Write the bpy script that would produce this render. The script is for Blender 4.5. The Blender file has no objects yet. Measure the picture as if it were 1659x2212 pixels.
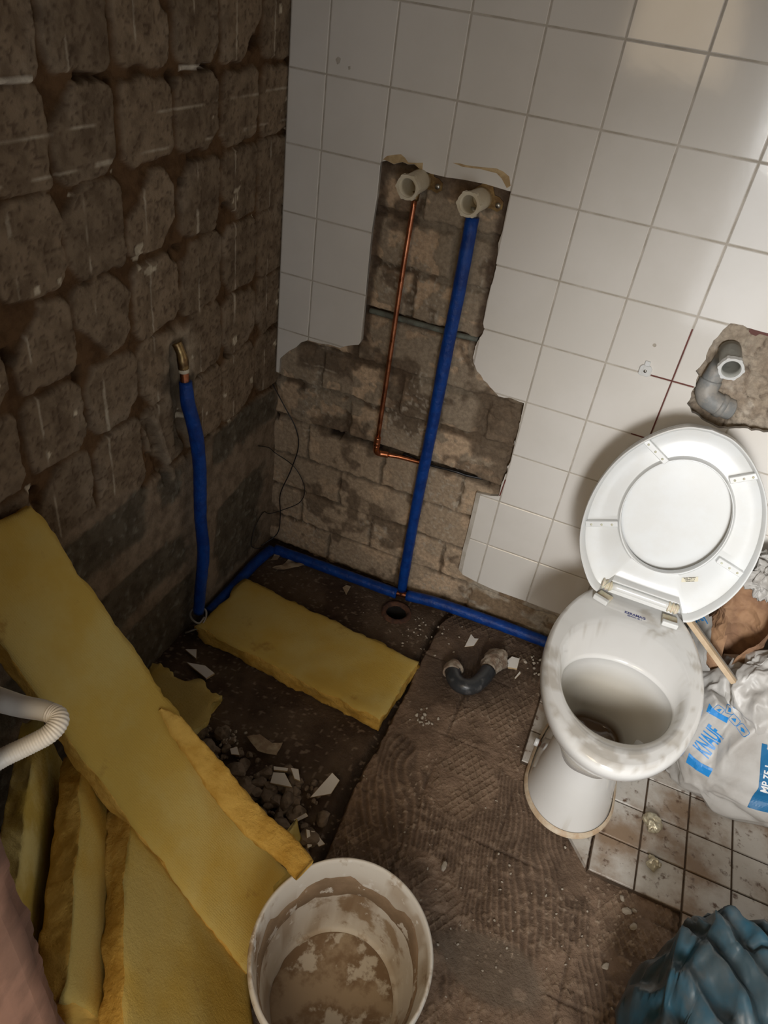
import bpy, bmesh, math, random
import numpy as np
from mathutils import Vector, Matrix
from mathutils.bvhtree import BVHTree

S = bpy.context.scene
COL = S.collection
random.seed(7)
RNG = np.random.default_rng(7)

# ------------------------------------------------------------------ camera
R = np.array([[0.9153575937312309, 0.38241771340003755, 0.12600463513829666],
              [0.3242574632995299, -0.5146093438990054, -0.7937470130111993],
              [-0.23869975511718175, 0.7674202992151914, -0.5950533684109007]])
CAM = np.array([0.8909, -1.6553, 1.5256])
cd = bpy.data.cameras.new('camera')
cd.sensor_fit = 'VERTICAL'; cd.sensor_height = 24.0; cd.lens = 1589.64 / 2212 * 24.0
cd.clip_start = 0.02; cd.clip_end = 50
cam = bpy.data.objects.new('camera', cd); COL.objects.link(cam)
mw = Matrix(((R[0][0], -R[1][0], -R[2][0], CAM[0]), (R[0][1], -R[1][1], -R[2][1], CAM[1]),
             (R[0][2], -R[1][2], -R[2][2], CAM[2]), (0, 0, 0, 1)))
cam.matrix_world = mw
S.camera = cam

# ------------------------------------------------------------------ light
W = bpy.data.worlds.new('world'); S.world = W; W.use_nodes = True
bg = W.node_tree.nodes['Background']
bg.inputs[0].default_value = (1.0, 0.80, 0.58, 1); bg.inputs[1].default_value = 0.035
def area(name, loc, target, sx, sy, power, color, spread=180):
    d = bpy.data.lights.new(name, 'AREA'); d.shape = 'RECTANGLE'; d.size = sx; d.size_y = sy
    d.energy = power; d.color = color; d.spread = math.radians(spread)
    o = bpy.data.objects.new(name, d); COL.objects.link(o); o.location = loc
    o.rotation_euler = (Vector(target) - Vector(loc)).to_track_quat('-Z', 'Y').to_euler()
    return o
# daylight through the window in the front wall, right of the camera
area('daylight', (1.30, -2.12, 1.22), (1.66, -0.35, 0.58), 0.26, 0.42, 7.4, (1.0, 0.985, 0.965), 71)
# soft daylight from the doorway behind the camera
area('doorway_light', (0.60, -2.2, 1.55), (0.30, -0.9, 0.25), 0.5, 0.8, 4.3, (1.0, 0.77, 0.50), 125)
S.view_settings.view_transform = 'Standard'; S.view_settings.look = 'None'
S.view_settings.exposure = 0.0; S.view_settings.gamma = 1.0; S.view_settings.use_curve_mapping = False

# ------------------------------------------------------------------ noise helpers (numpy)
def _h(ix, iy, iz, s):
    n = (ix.astype(np.int64) * 374761393 + iy.astype(np.int64) * 668265263 + iz.astype(np.int64) * 2147483647 + s * 974634777) & 0xffffffff
    n = ((n ^ (n >> 13)) * 1274126177) & 0xffffffff
    return ((n ^ (n >> 16)) & 0xffffff) / float(0xffffff)
def vnoise(x, y, z=0.0, s=0):
    x, y, z = np.broadcast_arrays(np.asarray(x, float), np.asarray(y, float), np.asarray(z, float))
    ix, iy, iz = np.floor(x).astype(np.int64), np.floor(y).astype(np.int64), np.floor(z).astype(np.int64)
    fx, fy, fz = x - ix, y - iy, z - iz
    fx, fy, fz = [f * f * f * (f * (f * 6 - 15) + 10) for f in (fx, fy, fz)]
    out = 0
    for a in (0, 1):
        for b in (0, 1):
            for c in (0, 1):
                w = (fx if a else 1 - fx) * (fy if b else 1 - fy) * (fz if c else 1 - fz)
                out = out + w * _h(ix + a, iy + b, iz + c, s)
    return out * 2 - 1
def fbm(x, y, z=0.0, o=4, s=0, g=0.5):
    a, t, n = 1.0, 0.0, 0.0
    for k in range(o):
        t = t + a * vnoise(x * 2 ** k, y * 2 ** k, np.asarray(z) * 2 ** k, s + k * 17); n += a; a *= g
    return t / n
def ss(e0, e1, x):
    t = np.clip((x - e0) / (e1 - e0), 0, 1); return t * t * (3 - 2 * t)
def mix(a, b, t):
    t = np.asarray(t)[..., None]; return np.asarray(a) * (1 - t) + np.asarray(b) * t
def crumple(P, s, scale, n=7):
    """sharp creases: warped triangle waves in random directions"""
    rg = np.random.default_rng(s); d = 0
    wx = fbm(P[:, 0] * scale * .6, P[:, 1] * scale * .6, P[:, 2] * scale * .6, 2, s + 5)
    for k in range(n):
        v = rg.normal(size=3); v /= np.linalg.norm(v); f = scale * rg.uniform(.5, 1.6)
        ph = P @ v * f + rg.uniform(0, 9) + wx * 1.3
        d = d + np.abs((ph % 2) - 1) * (scale / f)
    return (d / n - .5) * 1.9

# ------------------------------------------------------------------ object helpers
def link(o, parent=None):
    COL.objects.link(o)
    if parent is not None: o.parent = parent
    return o
def tag(o, label=None, cat=None, group=None, kind=None):
    if label: o['label'] = label
    if cat: o['category'] = cat
    if group: o['group'] = group
    if kind: o['kind'] = kind
    return o
def thing(name, loc, label, cat, group=None):
    o = bpy.data.objects.new(name, None); o.empty_display_size = .05; COL.objects.link(o); o.location = loc
    return tag(o, label, cat, group)
def mesh_obj(name, verts, faces, material, parent=None, smooth=True, cols=None):
    me = bpy.data.meshes.new(name)
    me.from_pydata([tuple(map(float, v)) for v in verts], [], [tuple(map(int, f)) for f in faces]); me.update()
    if material:
        for m in (material if isinstance(material, (list, tuple)) else [material]): me.materials.append(m)
    if smooth: me.polygons.foreach_set('use_smooth', [True] * len(me.polygons))
    if cols is not None:
        a = me.color_attributes.new('Col', 'FLOAT_COLOR', 'POINT')
        c = np.ones((len(verts), 4), np.float32); c[:, :3] = cols; a.data.foreach_set('color', c.ravel())
    return local(link(bpy.data.objects.new(name, me)), parent)
def local(o, parent):
    """meshes are written in world coordinates; a part keeps them under a thing that stands elsewhere"""
    if parent is not None:
        o.parent = parent
        root = Vector((0, 0, 0)); p = parent
        while p is not None: root += p.location; p = p.parent
        if o.type == 'MESH' and root.length > 0: o.data.transform(Matrix.Translation(-root))
    return o
def grid_obj(name, P, material, parent=None, cols=None, mask=None, smooth=True, closed_u=False, flip=False):
    """P: (nu, nv, 3) array"""
    nu, nv = P.shape[:2]
    idx = np.arange(nu * nv).reshape(nu, nv)
    a = idx if not closed_u else np.vstack([idx, idx[:1]])
    q = np.stack([a[:-1, :-1], a[1:, :-1], a[1:, 1:], a[:-1, 1:]], -1).reshape(-1, 4)
    if flip: q = q[:, ::-1]
    if mask is not None:
        m = mask.ravel(); q = q[m[q].all(1)]
    V = P.reshape(-1, 3)
    me = bpy.data.meshes.new(name)
    me.vertices.add(len(V)); me.vertices.foreach_set('co', V.astype(np.float32).ravel())
    me.loops.add(len(q) * 4); me.loops.foreach_set('vertex_index', q.astype(np.int32).ravel())
    me.polygons.add(len(q)); me.polygons.foreach_set('loop_start', np.arange(0, len(q) * 4, 4, dtype=np.int32))
    if smooth: me.polygons.foreach_set('use_smooth', np.ones(len(q), bool))
    me.update(calc_edges=True); me.validate()
    me.materials.append(material)
    if cols is not None:
        at = me.color_attributes.new('Col', 'FLOAT_COLOR', 'POINT')
        c = np.ones((len(V), 4), np.float32); c[:, :3] = cols.reshape(-1, 3); at.data.foreach_set('color', c.ravel())
    return local(link(bpy.data.objects.new(name, me)), parent)
def smooth_path(pts, n=8):
    P = [np.array(p, float) for p in pts]; P = [2 * P[0] - P[1]] + P + [2 * P[-1] - P[-2]]; out = []
    for i in range(1, len(P) - 2):
        for k in range(n):
            t = k / n; a, b, c, d = P[i - 1:i + 3]
            out.append(.5 * (2 * b + (c - a) * t + (2 * a - 5 * b + 4 * c - d) * t * t + (3 * b - a - 3 * c + d) * t ** 3))
    out.append(P[-2]); return np.array(out)
def tube(name, pts, r, material, parent=None, seg=20, bumps=0, s=1, inner=0, n=8, ripple=None, raw=False):
    C = np.array(pts, float) if raw else smooth_path(pts, n)
    T = np.gradient(C, axis=0); T /= np.linalg.norm(T, axis=1)[:, None]
    up = np.array([0.13, .31, .94]); N = np.zeros_like(C); prev = np.cross(T[0], up); prev /= np.linalg.norm(prev)
    for i in range(len(C)):
        v = prev - T[i] * (prev @ T[i]); v /= np.linalg.norm(v); N[i] = v; prev = v
    B = np.cross(T, N); a = np.linspace(0, 2 * np.pi, seg, endpoint=False)
    rr = (np.full(len(C), r) if np.isscalar(r) else np.interp(np.linspace(0, 1, len(C)), np.linspace(0, 1, len(r)), r))[:, None] * np.ones(seg)
    if ripple:
        L = np.r_[0, np.cumsum(np.linalg.norm(np.diff(C, axis=0), axis=1))]
        rr = rr * (1 + ripple[1] * np.sin(L / ripple[0] * 2 * np.pi))[:, None]
    P = C[:, None] + rr[..., None] * (np.cos(a)[None, :, None] * N[:, None] + np.sin(a)[None, :, None] * B[:, None])
    if bumps:
        rr = rr + bumps * fbm(P[..., 0] * 60, P[..., 1] * 60, P[..., 2] * 60, 3, s)
        P = C[:, None] + rr[..., None] * (np.cos(a)[None, :, None] * N[:, None] + np.sin(a)[None, :, None] * B[:, None])
    rings = [P[i] for i in range(len(C))]
    if inner:   # a pipe with a wall: inner surface too
        Q = C[:, None] + (rr * inner)[..., None] * (np.cos(a)[None, :, None] * N[:, None] + np.sin(a)[None, :, None] * B[:, None])
        rings = rings + [Q[i] for i in range(len(C) - 1, -1, -1)]; rings.append(P[0])
        nr = len(rings) - 1
        V = np.concatenate(rings[:nr]); F = []
        for i in range(nr):
            for j in range(seg):
                k = (j + 1) % seg; i2 = (i + 1) % nr; F.append((i * seg + j, i * seg + k, i2 * seg + k, i2 * seg + j))
    else:
        V = np.concatenate(rings + [C[:1], C[-1:]]); F = []; nr = len(rings)
        for i in range(nr - 1):
            for j in range(seg):
                k = (j + 1) % seg; F.append((i * seg + j, i * seg + k, (i + 1) * seg + k, (i + 1) * seg + j))
        c0, c1 = nr * seg, nr * seg + 1
        for j in range(seg):
            k = (j + 1) % seg; F.append((k, j, c0)); F.append(((nr - 1) * seg + j, (nr - 1) * seg + k, c1))
    return mesh_obj(name, V, F, material, parent)
def line(a, b, n): return np.array([np.array(a, float) * (1 - t) + np.array(b, float) * t for t in np.linspace(0, 1, n)])
def loft(name, rings, material, parent=None, cap0=False, cap1=False, cols=None, smooth=True):
    m = len(rings[0]); V = np.concatenate(rings); F = []
    for i in range(len(rings) - 1):
        for j in range(m):
            k = (j + 1) % m; F.append((i * m + j, i * m + k, (i + 1) * m + k, (i + 1) * m + j))
    V = list(V)
    if cap0:
        V.append(np.mean(rings[0], 0)); c = len(V) - 1
        for j in range(m): F.append(((j + 1) % m, j, c))
    if cap1:
        V.append(np.mean(rings[-1], 0)); c = len(V) - 1; o = (len(rings) - 1) * m
        for j in range(m): F.append((o + j, o + (j + 1) % m, c))
    if cols is not None: cols = np.vstack([cols, np.tile(cols[-1:], (len(V) - len(cols), 1))])
    return mesh_obj(name, V, F, material, parent, smooth, cols)
def box_vf(x0, x1, y0, y1, z0, z1):
    V = [(x, y, z) for x in (x0, x1) for y in (y0, y1) for z in (z0, z1)]
    return V, [(0, 1, 3, 2), (4, 6, 7, 5), (0, 4, 5, 1), (2, 3, 7, 6), (0, 2, 6, 4), (1, 5, 7, 3)]
def bevel(o, w=.001, seg=2):
    m = o.modifiers.new('bevel', 'BEVEL'); m.width = w; m.segments = seg; m.limit_method = 'ANGLE'; m.angle_limit = math.radians(40)
    return o
def box_obj(name, x0, x1, y0, y1, z0, z1, material, parent=None, bv=0):
    V, F = box_vf(x0, x1, y0, y1, z0, z1); o = mesh_obj(name, V, F, material, parent, False)
    if bv: bevel(o, bv)
    return o
def prism(name, poly, z0, z1, material, parent=None, M=None, smooth=False, bv=0, seed=None):
    """2-D polygon extruded from z0 to z1 in its own plane, then moved by the 4x4 M"""
    poly = list(poly)
    if sum(poly[i][0] * poly[(i + 1) % len(poly)][1] - poly[(i + 1) % len(poly)][0] * poly[i][1] for i in range(len(poly))) < 0: poly = poly[::-1]
    if z1 < z0: z0, z1 = z1, z0
    n = len(poly); V = [Vector((x, y, z0)) for x, y in poly] + [Vector((x, y, z1)) for x, y in poly]
    if M is not None: V = [M @ v for v in V]
    F = [tuple(range(n - 1, -1, -1)), tuple(range(n, 2 * n))] + [(i, (i + 1) % n, n + (i + 1) % n, n + i) for i in range(n)]
    o = mesh_obj(name, V, F, material, parent, smooth)
    if bv: bevel(o, bv, 1)
    return o
def boolean_cut(o, cutters, tool='DIFFERENCE'):
    mods = []
    for c in cutters:
        m = o.modifiers.new('b', 'BOOLEAN'); m.operation = tool; m.object = c; m.solver = 'EXACT'
    dg = bpy.context.evaluated_depsgraph_get(); dg.update()
    me = bpy.data.meshes.new_from_object(o.evaluated_get(dg)); o.modifiers.clear(); old = o.data; o.data = me; bpy.data.meshes.remove(old)
    for c in cutters:
        d = c.data; bpy.data.objects.remove(c); bpy.data.meshes.remove(d)
    return o
def text_vf(body, size, sub=.004, bold=0.0):
    c = bpy.data.curves.new('t', 'FONT'); c.body = body; c.size = size; c.offset = bold; c.resolution_u = 3
    c.align_x = 'CENTER'; c.align_y = 'CENTER'
    o = bpy.data.objects.new('t', c); COL.objects.link(o)
    dg = bpy.context.evaluated_depsgraph_get(); dg.update()
    me = bpy.data.meshes.new_from_object(o.evaluated_get(dg)); bpy.data.objects.remove(o)
    bm = bmesh.new(); bm.from_mesh(me); bpy.data.meshes.remove(me); return bm
def refine(bm, L):
    bmesh.ops.triangulate(bm, faces=bm.faces[:])
    for _ in range(8):
        es = [e for e in bm.edges if e.calc_length() > L]
        if not es: break
        bmesh.ops.subdivide_edges(bm, edges=es, cuts=1, use_grid_fill=False)
        bmesh.ops.triangulate(bm, faces=bm.faces[:])
    return bm
def poly_bm(poly):
    bm = bmesh.new(); bm.faces.new([bm.verts.new((x, y, 0)) for x, y in poly]); return bm
def project_print(name, bm, M, target, material, parent, off=.0009, L=.005):
    """ink on a crumpled sack: the flat print follows the surface it is printed on"""
    refine(bm, L)
    bt = bmesh.new(); bt.from_mesh(target.data)
    root = Vector((0, 0, 0)); p = target.parent
    while p is not None: root += p.location; p = p.parent
    bmesh.ops.translate(bt, vec=root, verts=bt.verts[:]); tree = BVHTree.FromBMesh(bt)
    d = (M.to_3x3() @ Vector((0, 0, -1))).normalized(); dead = []
    for v in bm.verts:
        w = M @ v.co; h = tree.ray_cast(w - d * .25, d, .6)
        if h[0] is None: dead.append(v)
        else: v.co = h[0] - d * off
    if dead: bmesh.ops.delete(bm, geom=dead, context='VERTS')
    bt.free(); me = bpy.data.meshes.new(name); bm.to_mesh(me); bm.free(); me.materials.append(material)
    return local(link(bpy.data.objects.new(name, me)), parent)
def frame(o, ux, uy):
    ux = Vector(ux).normalized(); uz = ux.cross(Vector(uy)).normalized(); uy = uz.cross(ux)
    return Matrix(((ux.x, uy.x, uz.x, o[0]), (ux.y, uy.y, uz.y, o[1]), (ux.z, uy.z, uz.z, o[2]), (0, 0, 0, 1)))
def copy_tree(o, parent=None):
    c = o.copy(); COL.objects.link(c); c.parent = parent
    for ch in [k for k in o.children]: copy_tree(ch, c)
    return c

# ------------------------------------------------------------------ materials
def new_mat(name):
    m = bpy.data.materials.new(name); m.use_nodes = True; nt = m.node_tree
    return m, nt, nt.nodes['Principled BSDF']
def pbr(name, c1, rough=.6, c2=None, scale=8., metal=0., bump=0., bscale=60., detail=6., ramp=(.4, .6), spec=.5,
        attr=False, trans=0., sss=0., coat=0., rough2=None, c3=None, scale3=40., ramp3=(.55, .65), wave=None, alpha=1., dist=.002, vor=None):
    m, nt, b = new_mat(name); N, L = nt.nodes, nt.links
    tc = N.new('ShaderNodeTexCoord')
    def noise(sc, det=detail, rg=.6):
        n = N.new('ShaderNodeTexNoise'); n.inputs['Scale'].default_value = sc; n.inputs['Detail'].default_value = det
        n.inputs['Roughness'].default_value = rg; L.new(tc.outputs['Object'], n.inputs['Vector']); return n
    def ramped(n, lo, hi):
        r = N.new('ShaderNodeMapRange'); r.inputs['From Min'].default_value = lo; r.inputs['From Max'].default_value = hi
        r.interpolation_type = 'SMOOTHSTEP'; L.new(n.outputs['Fac'], r.inputs['Value']); return r.outputs['Result']
    def mixc(f, a, bb):
        x = N.new('ShaderNodeMix'); x.data_type = 'RGBA'; L.new(f, x.inputs['Factor'])
        for sock, v in ((x.inputs['A'], a), (x.inputs['B'], bb)):
            if isinstance(v, tuple): sock.default_value = (*v, 1)
            else: L.new(v, sock)
        return x.outputs['Result']
    if attr:
        at = N.new('ShaderNodeAttribute'); at.attribute_name = 'Col'; col = at.outputs['Color']
        n = noise(scale); r = ramped(n, ramp[0], ramp[1])
        x = N.new('ShaderNodeMix'); x.data_type = 'RGBA'; x.blend_type = 'MULTIPLY'; x.inputs['Factor'].default_value = 1
        L.new(col, x.inputs['A']); L.new(mixc(r, c1, c2 or c1), x.inputs['B']); col = x.outputs['Result']
    elif c2: col = mixc(ramped(noise(scale), *ramp), c1, c2)
    else: col = c1
    if c3: col = mixc(ramped(noise(scale3), *ramp3), col, c3)
    if isinstance(col, tuple): b.inputs['Base Color'].default_value = (*col, 1)
    else: L.new(col, b.inputs['Base Color'])
    if rough2 is not None:
        r = N.new('ShaderNodeMapRange'); r.inputs['From Min'].default_value = .35; r.inputs['From Max'].default_value = .65
        r.inputs['To Min'].default_value = rough; r.inputs['To Max'].default_value = rough2
        L.new(noise(scale * 1.3).outputs['Fac'], r.inputs['Value']); L.new(r.outputs['Result'], b.inputs['Roughness'])
    else: b.inputs['Roughness'].default_value = rough
    b.inputs['Metallic'].default_value = metal; b.inputs['Specular IOR Level'].default_value = spec
    b.inputs['Transmission Weight'].default_value = trans; b.inputs['Coat Weight'].default_value = coat
    if sss: b.inputs['Subsurface Weight'].default_value = sss; b.inputs['Subsurface Scale'].default_value = .01
    last = None
    if wave:
        w = N.new('ShaderNodeTexWave'); w.inputs['Scale'].default_value = wave[0]; w.inputs['Distortion'].default_value = wave[2]
        w.inputs['Detail'].default_value = 2; w.inputs['Detail Scale'].default_value = 2; w.bands_direction = 'DIAGONAL'
        L.new(tc.outputs['Object'], w.inputs['Vector'])
        bp = N.new('ShaderNodeBump'); bp.inputs['Strength'].default_value = wave[1]; bp.inputs['Distance'].default_value = .001
        L.new(w.outputs['Fac'], bp.inputs['Height']); last = bp.outputs['Normal']
    if vor:
        nz = N.new('ShaderNodeTexNoise'); nz.inputs['Scale'].default_value = vor[0] * .7; L.new(tc.outputs['Object'], nz.inputs['Vector'])
        mx = N.new('ShaderNodeMix'); mx.data_type = 'VECTOR'; mx.inputs['Factor'].default_value = .12
        L.new(tc.outputs['Object'], mx.inputs['A']); L.new(nz.outputs['Color'], mx.inputs['B'])
        for sc_, st_, ds_ in ((vor[0], vor[1], vor[2]), (vor[0] * 2.7, vor[1] * .7, vor[2] * .35)):
            w = N.new('ShaderNodeTexVoronoi'); w.inputs['Scale'].default_value = sc_; L.new(mx.outputs['Result'], w.inputs['Vector'])
            bp = N.new('ShaderNodeBump'); bp.inputs['Strength'].default_value = st_; bp.inputs['Distance'].default_value = ds_
            L.new(w.outputs['Distance'], bp.inputs['Height'])
            if last is not None: L.new(last, bp.inputs['Normal'])
            last = bp.outputs['Normal']
    if bump:
        bp = N.new('ShaderNodeBump'); bp.inputs['Strength'].default_value = bump; bp.inputs['Distance'].default_value = dist
        L.new(noise(bscale, 8).outputs['Fac'], bp.inputs['Height'])
        if last is not None: L.new(last, bp.inputs['Normal'])
        last = bp.outputs['Normal']
    if last is not None: L.new(last, b.inputs['Normal'])
    return m

M = {}
M['masonry'] = pbr('masonry', (1.08, 1.06, 1.03), .95, (.80, .78, .76), 95, attr=True, bump=1., bscale=150, ramp=(.36, .64), detail=10, spec=.15, dist=.003)
M['blocks'] = pbr('blocks', (1.1, 1.08, 1.05), .95, (.68, .64, .60), 26, attr=True, bump=1., bscale=140, ramp=(.36, .66), spec=.12, dist=.003)
M['floor'] = pbr('floor_cement', (1.08, 1.0, .93), .82, (.80, .72, .65), 30, attr=True, bump=1., bscale=150, ramp=(.3, .7), spec=.35, rough2=.5, dist=.004)
M['tile'] = pbr('white_glazed_tile', (.80, .775, .735), .10, (.76, .735, .69), 3, spec=.5, bump=.05, bscale=5, dist=.01)
M['bisque'] = pbr('tile_body', (.62, .47, .27), .9, (.45, .32, .17), 30, bump=.4)
M['grout'] = pbr('grout', (.56, .52, .46), .8, (.44, .40, .34), 20, bump=.2)
M['red_grout'] = pbr('red_brown_grout', (.16, .035, .025), .6, (.11, .03, .02), 30)
M['dirty_tile'] = pbr('dirty_floor_tile', (.56, .54, .50), .24, (.27, .19, .125), 7, c3=(.13, .08, .05), scale3=42, ramp3=(.55, .68), ramp=(.38, .66), detail=12, rough2=.7, bump=.25, bscale=160)
M['tile_dirt'] = pbr('floor_joint', (.10, .065, .04), .95, (.06, .04, .025), 30, bump=.5)
M['ceramic'] = pbr('sanitary_ceramic', (.80, .805, .795), .09, (.76, .76, .74), 4, spec=.55, attr=True, ramp=(.3, .7), coat=.3)
M['ceramic'].node_tree.nodes['Principled BSDF'].inputs['Coat Roughness'].default_value = .05
M['seat'] = pbr('white_seat_plastic', (.71, .73, .735), .26, (.69, .70, .69), 10, spec=.5)
M['hinge'] = pbr('yellowed_plastic', (.72, .68, .56), .35, (.62, .56, .42), 60, sss=.3)
M['silicone'] = pbr('old_silicone', (.55, .40, .26), .5, (.66, .56, .42), 30)
M['wool'] = pbr('glass_wool_face', (.60, .46, .155), .92, (.56, .38, .085), 5, bump=.6, bscale=130, spec=.1, ramp=(.38, .64), wave=(150, .28, 5), c3=(.38, .235, .06), scale3=14, ramp3=(.60, .76))
M['wool_side'] = pbr('glass_wool_cut', (.76, .485, .12), .95, (.56, .32, .06), 14, bump=1., bscale=90, spec=.08, ramp=(.35, .65), dist=.006)
M['wool_pale'] = pbr('pale_glass_wool', (.72, .62, .26), .95, (.58, .43, .10), 13, bump=.8, bscale=90, spec=.08, ramp=(.35, .65), dist=.004)
M['blue_foam'] = pbr('blue_pipe_foam', (.004, .055, .30), .36, (.003, .035, .21), 30, bump=1., bscale=75, spec=.35, dist=.003)
M['copper'] = pbr('copper', (.72, .29, .15), .24, (.45, .17, .09), 30, metal=1., rough2=.45)
M['brass'] = pbr('brass', (.42, .30, .14), .42, (.22, .14, .07), 40, metal=1., bump=.2)
M['zinc'] = pbr('zinc', (.50, .49, .45), .35, metal=1.)
M['plug'] = pbr('ivory_plug', (.74, .68, .54), .45, (.66, .58, .43), 25)
M['grey_plug'] = pbr('grey_plastic', (.40, .41, .38), .5, (.33, .33, .30), 30)
M['lead'] = pbr('grey_drain_pipe', (.24, .25, .25), .5, (.36, .34, .31), 25, bump=.4, bscale=80)
M['black_pipe'] = pbr('black_pipe', (.035, .038, .042), .32, (.13, .13, .13), 22, bump=.5, bscale=60, ramp=(.55, .7))
M['mortar_lump'] = pbr('mortar_lump', (.40, .34, .27), .95, (.24, .17, .12), 40, bump=1., bscale=90, dist=.006)
M['rust'] = pbr('rusty_iron', (.12, .055, .03), .9, (.06, .03, .02), 50, bump=.8)
M['conduit_grey'] = pbr('grey_green_conduit', (.17, .19, .16), .6, (.12, .12, .10), 30, bump=.3)
M['black_wire'] = pbr('black_wire', (.012, .012, .014), .4)
M['white_pvc'] = pbr('white_conduit', (.70, .67, .61), .38, (.56, .51, .43), 26, ramp=(.5, .8))
M['bucket'] = pbr('plastered_bucket', (.76, .73, .67), .42, (.42, .32, .22), 12, c3=(.82, .80, .76), scale3=30, ramp3=(.60, .66), ramp=(.54, .64), bump=.3, bscale=60, rough2=.7, attr=True)
M['paper'] = pbr('white_sack_paper', (.46, .45, .43), .6, (.36, .34, .315), 9, bump=.25, bscale=25, ramp=(.4, .7), rough2=.4, vor=(15, .12, .01))
M['kraft'] = pbr('brown_kraft_paper', (.36, .21, .115), .8, (.27, .15, .085), 14, bump=.3, bscale=30, vor=(18, .5, .018))
M['ink'] = pbr('blue_ink', (.015, .235, .62), .45)
M['ink_dark'] = pbr('dark_blue_ink', (.01, .13, .30), .45)
M['ink_white'] = pbr('white_ink', (.7, .72, .74), .5)
M['ink_black'] = pbr('black_ink', (.03, .03, .035), .6)
M['stamp'] = pbr('blue_stamp', (.04, .05, .25), .4)
M['label_paper'] = pbr('cream_label', (.70, .66, .52), .6)
M['bin_bag'] = pbr('blue_bin_liner', (.018, .078, .118), .30, (.034, .056, .066), 7, spec=.6, bump=.2, bscale=14, ramp=(.35, .6), rough2=.55, vor=(9, .15, .02), c3=(.085, .085, .08), scale3=5, ramp3=(.45, .65))
M['wood'] = pbr('pale_wood', (.62, .48, .33), .6, (.52, .39, .25), 20, bump=.2)
M['wood_grey'] = pbr('weathered_board', (.25, .23, .20), .6, (.34, .31, .27), 20)
M['foil'] = pbr('crumpled_foil', (.60, .56, .42), .35, (.45, .40, .28), 60, metal=.5, bump=.7, bscale=120)
M['stone'] = pbr('rubble_stone', (.24, .185, .135), .9, (.11, .08, .055), 40, bump=.8, bscale=120)
M['grit'] = pbr('pale_grit', (.42, .37, .30), .9)
M['jamb'] = pbr('red_brown_plaster', (1.05, 1., 1.), .85, (.7, .68, .68), 10, attr=True, bump=.4, bscale=60)
M['room'] = pbr('plain_plaster', (.48, .40, .32), .95)
M['dark'] = pbr('dark_void', (.01, .008, .006), 1.)
M['scrap'] = pbr('paper_scrap', (.44, .36, .25), .9, (.28, .20, .13), 30)

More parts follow.
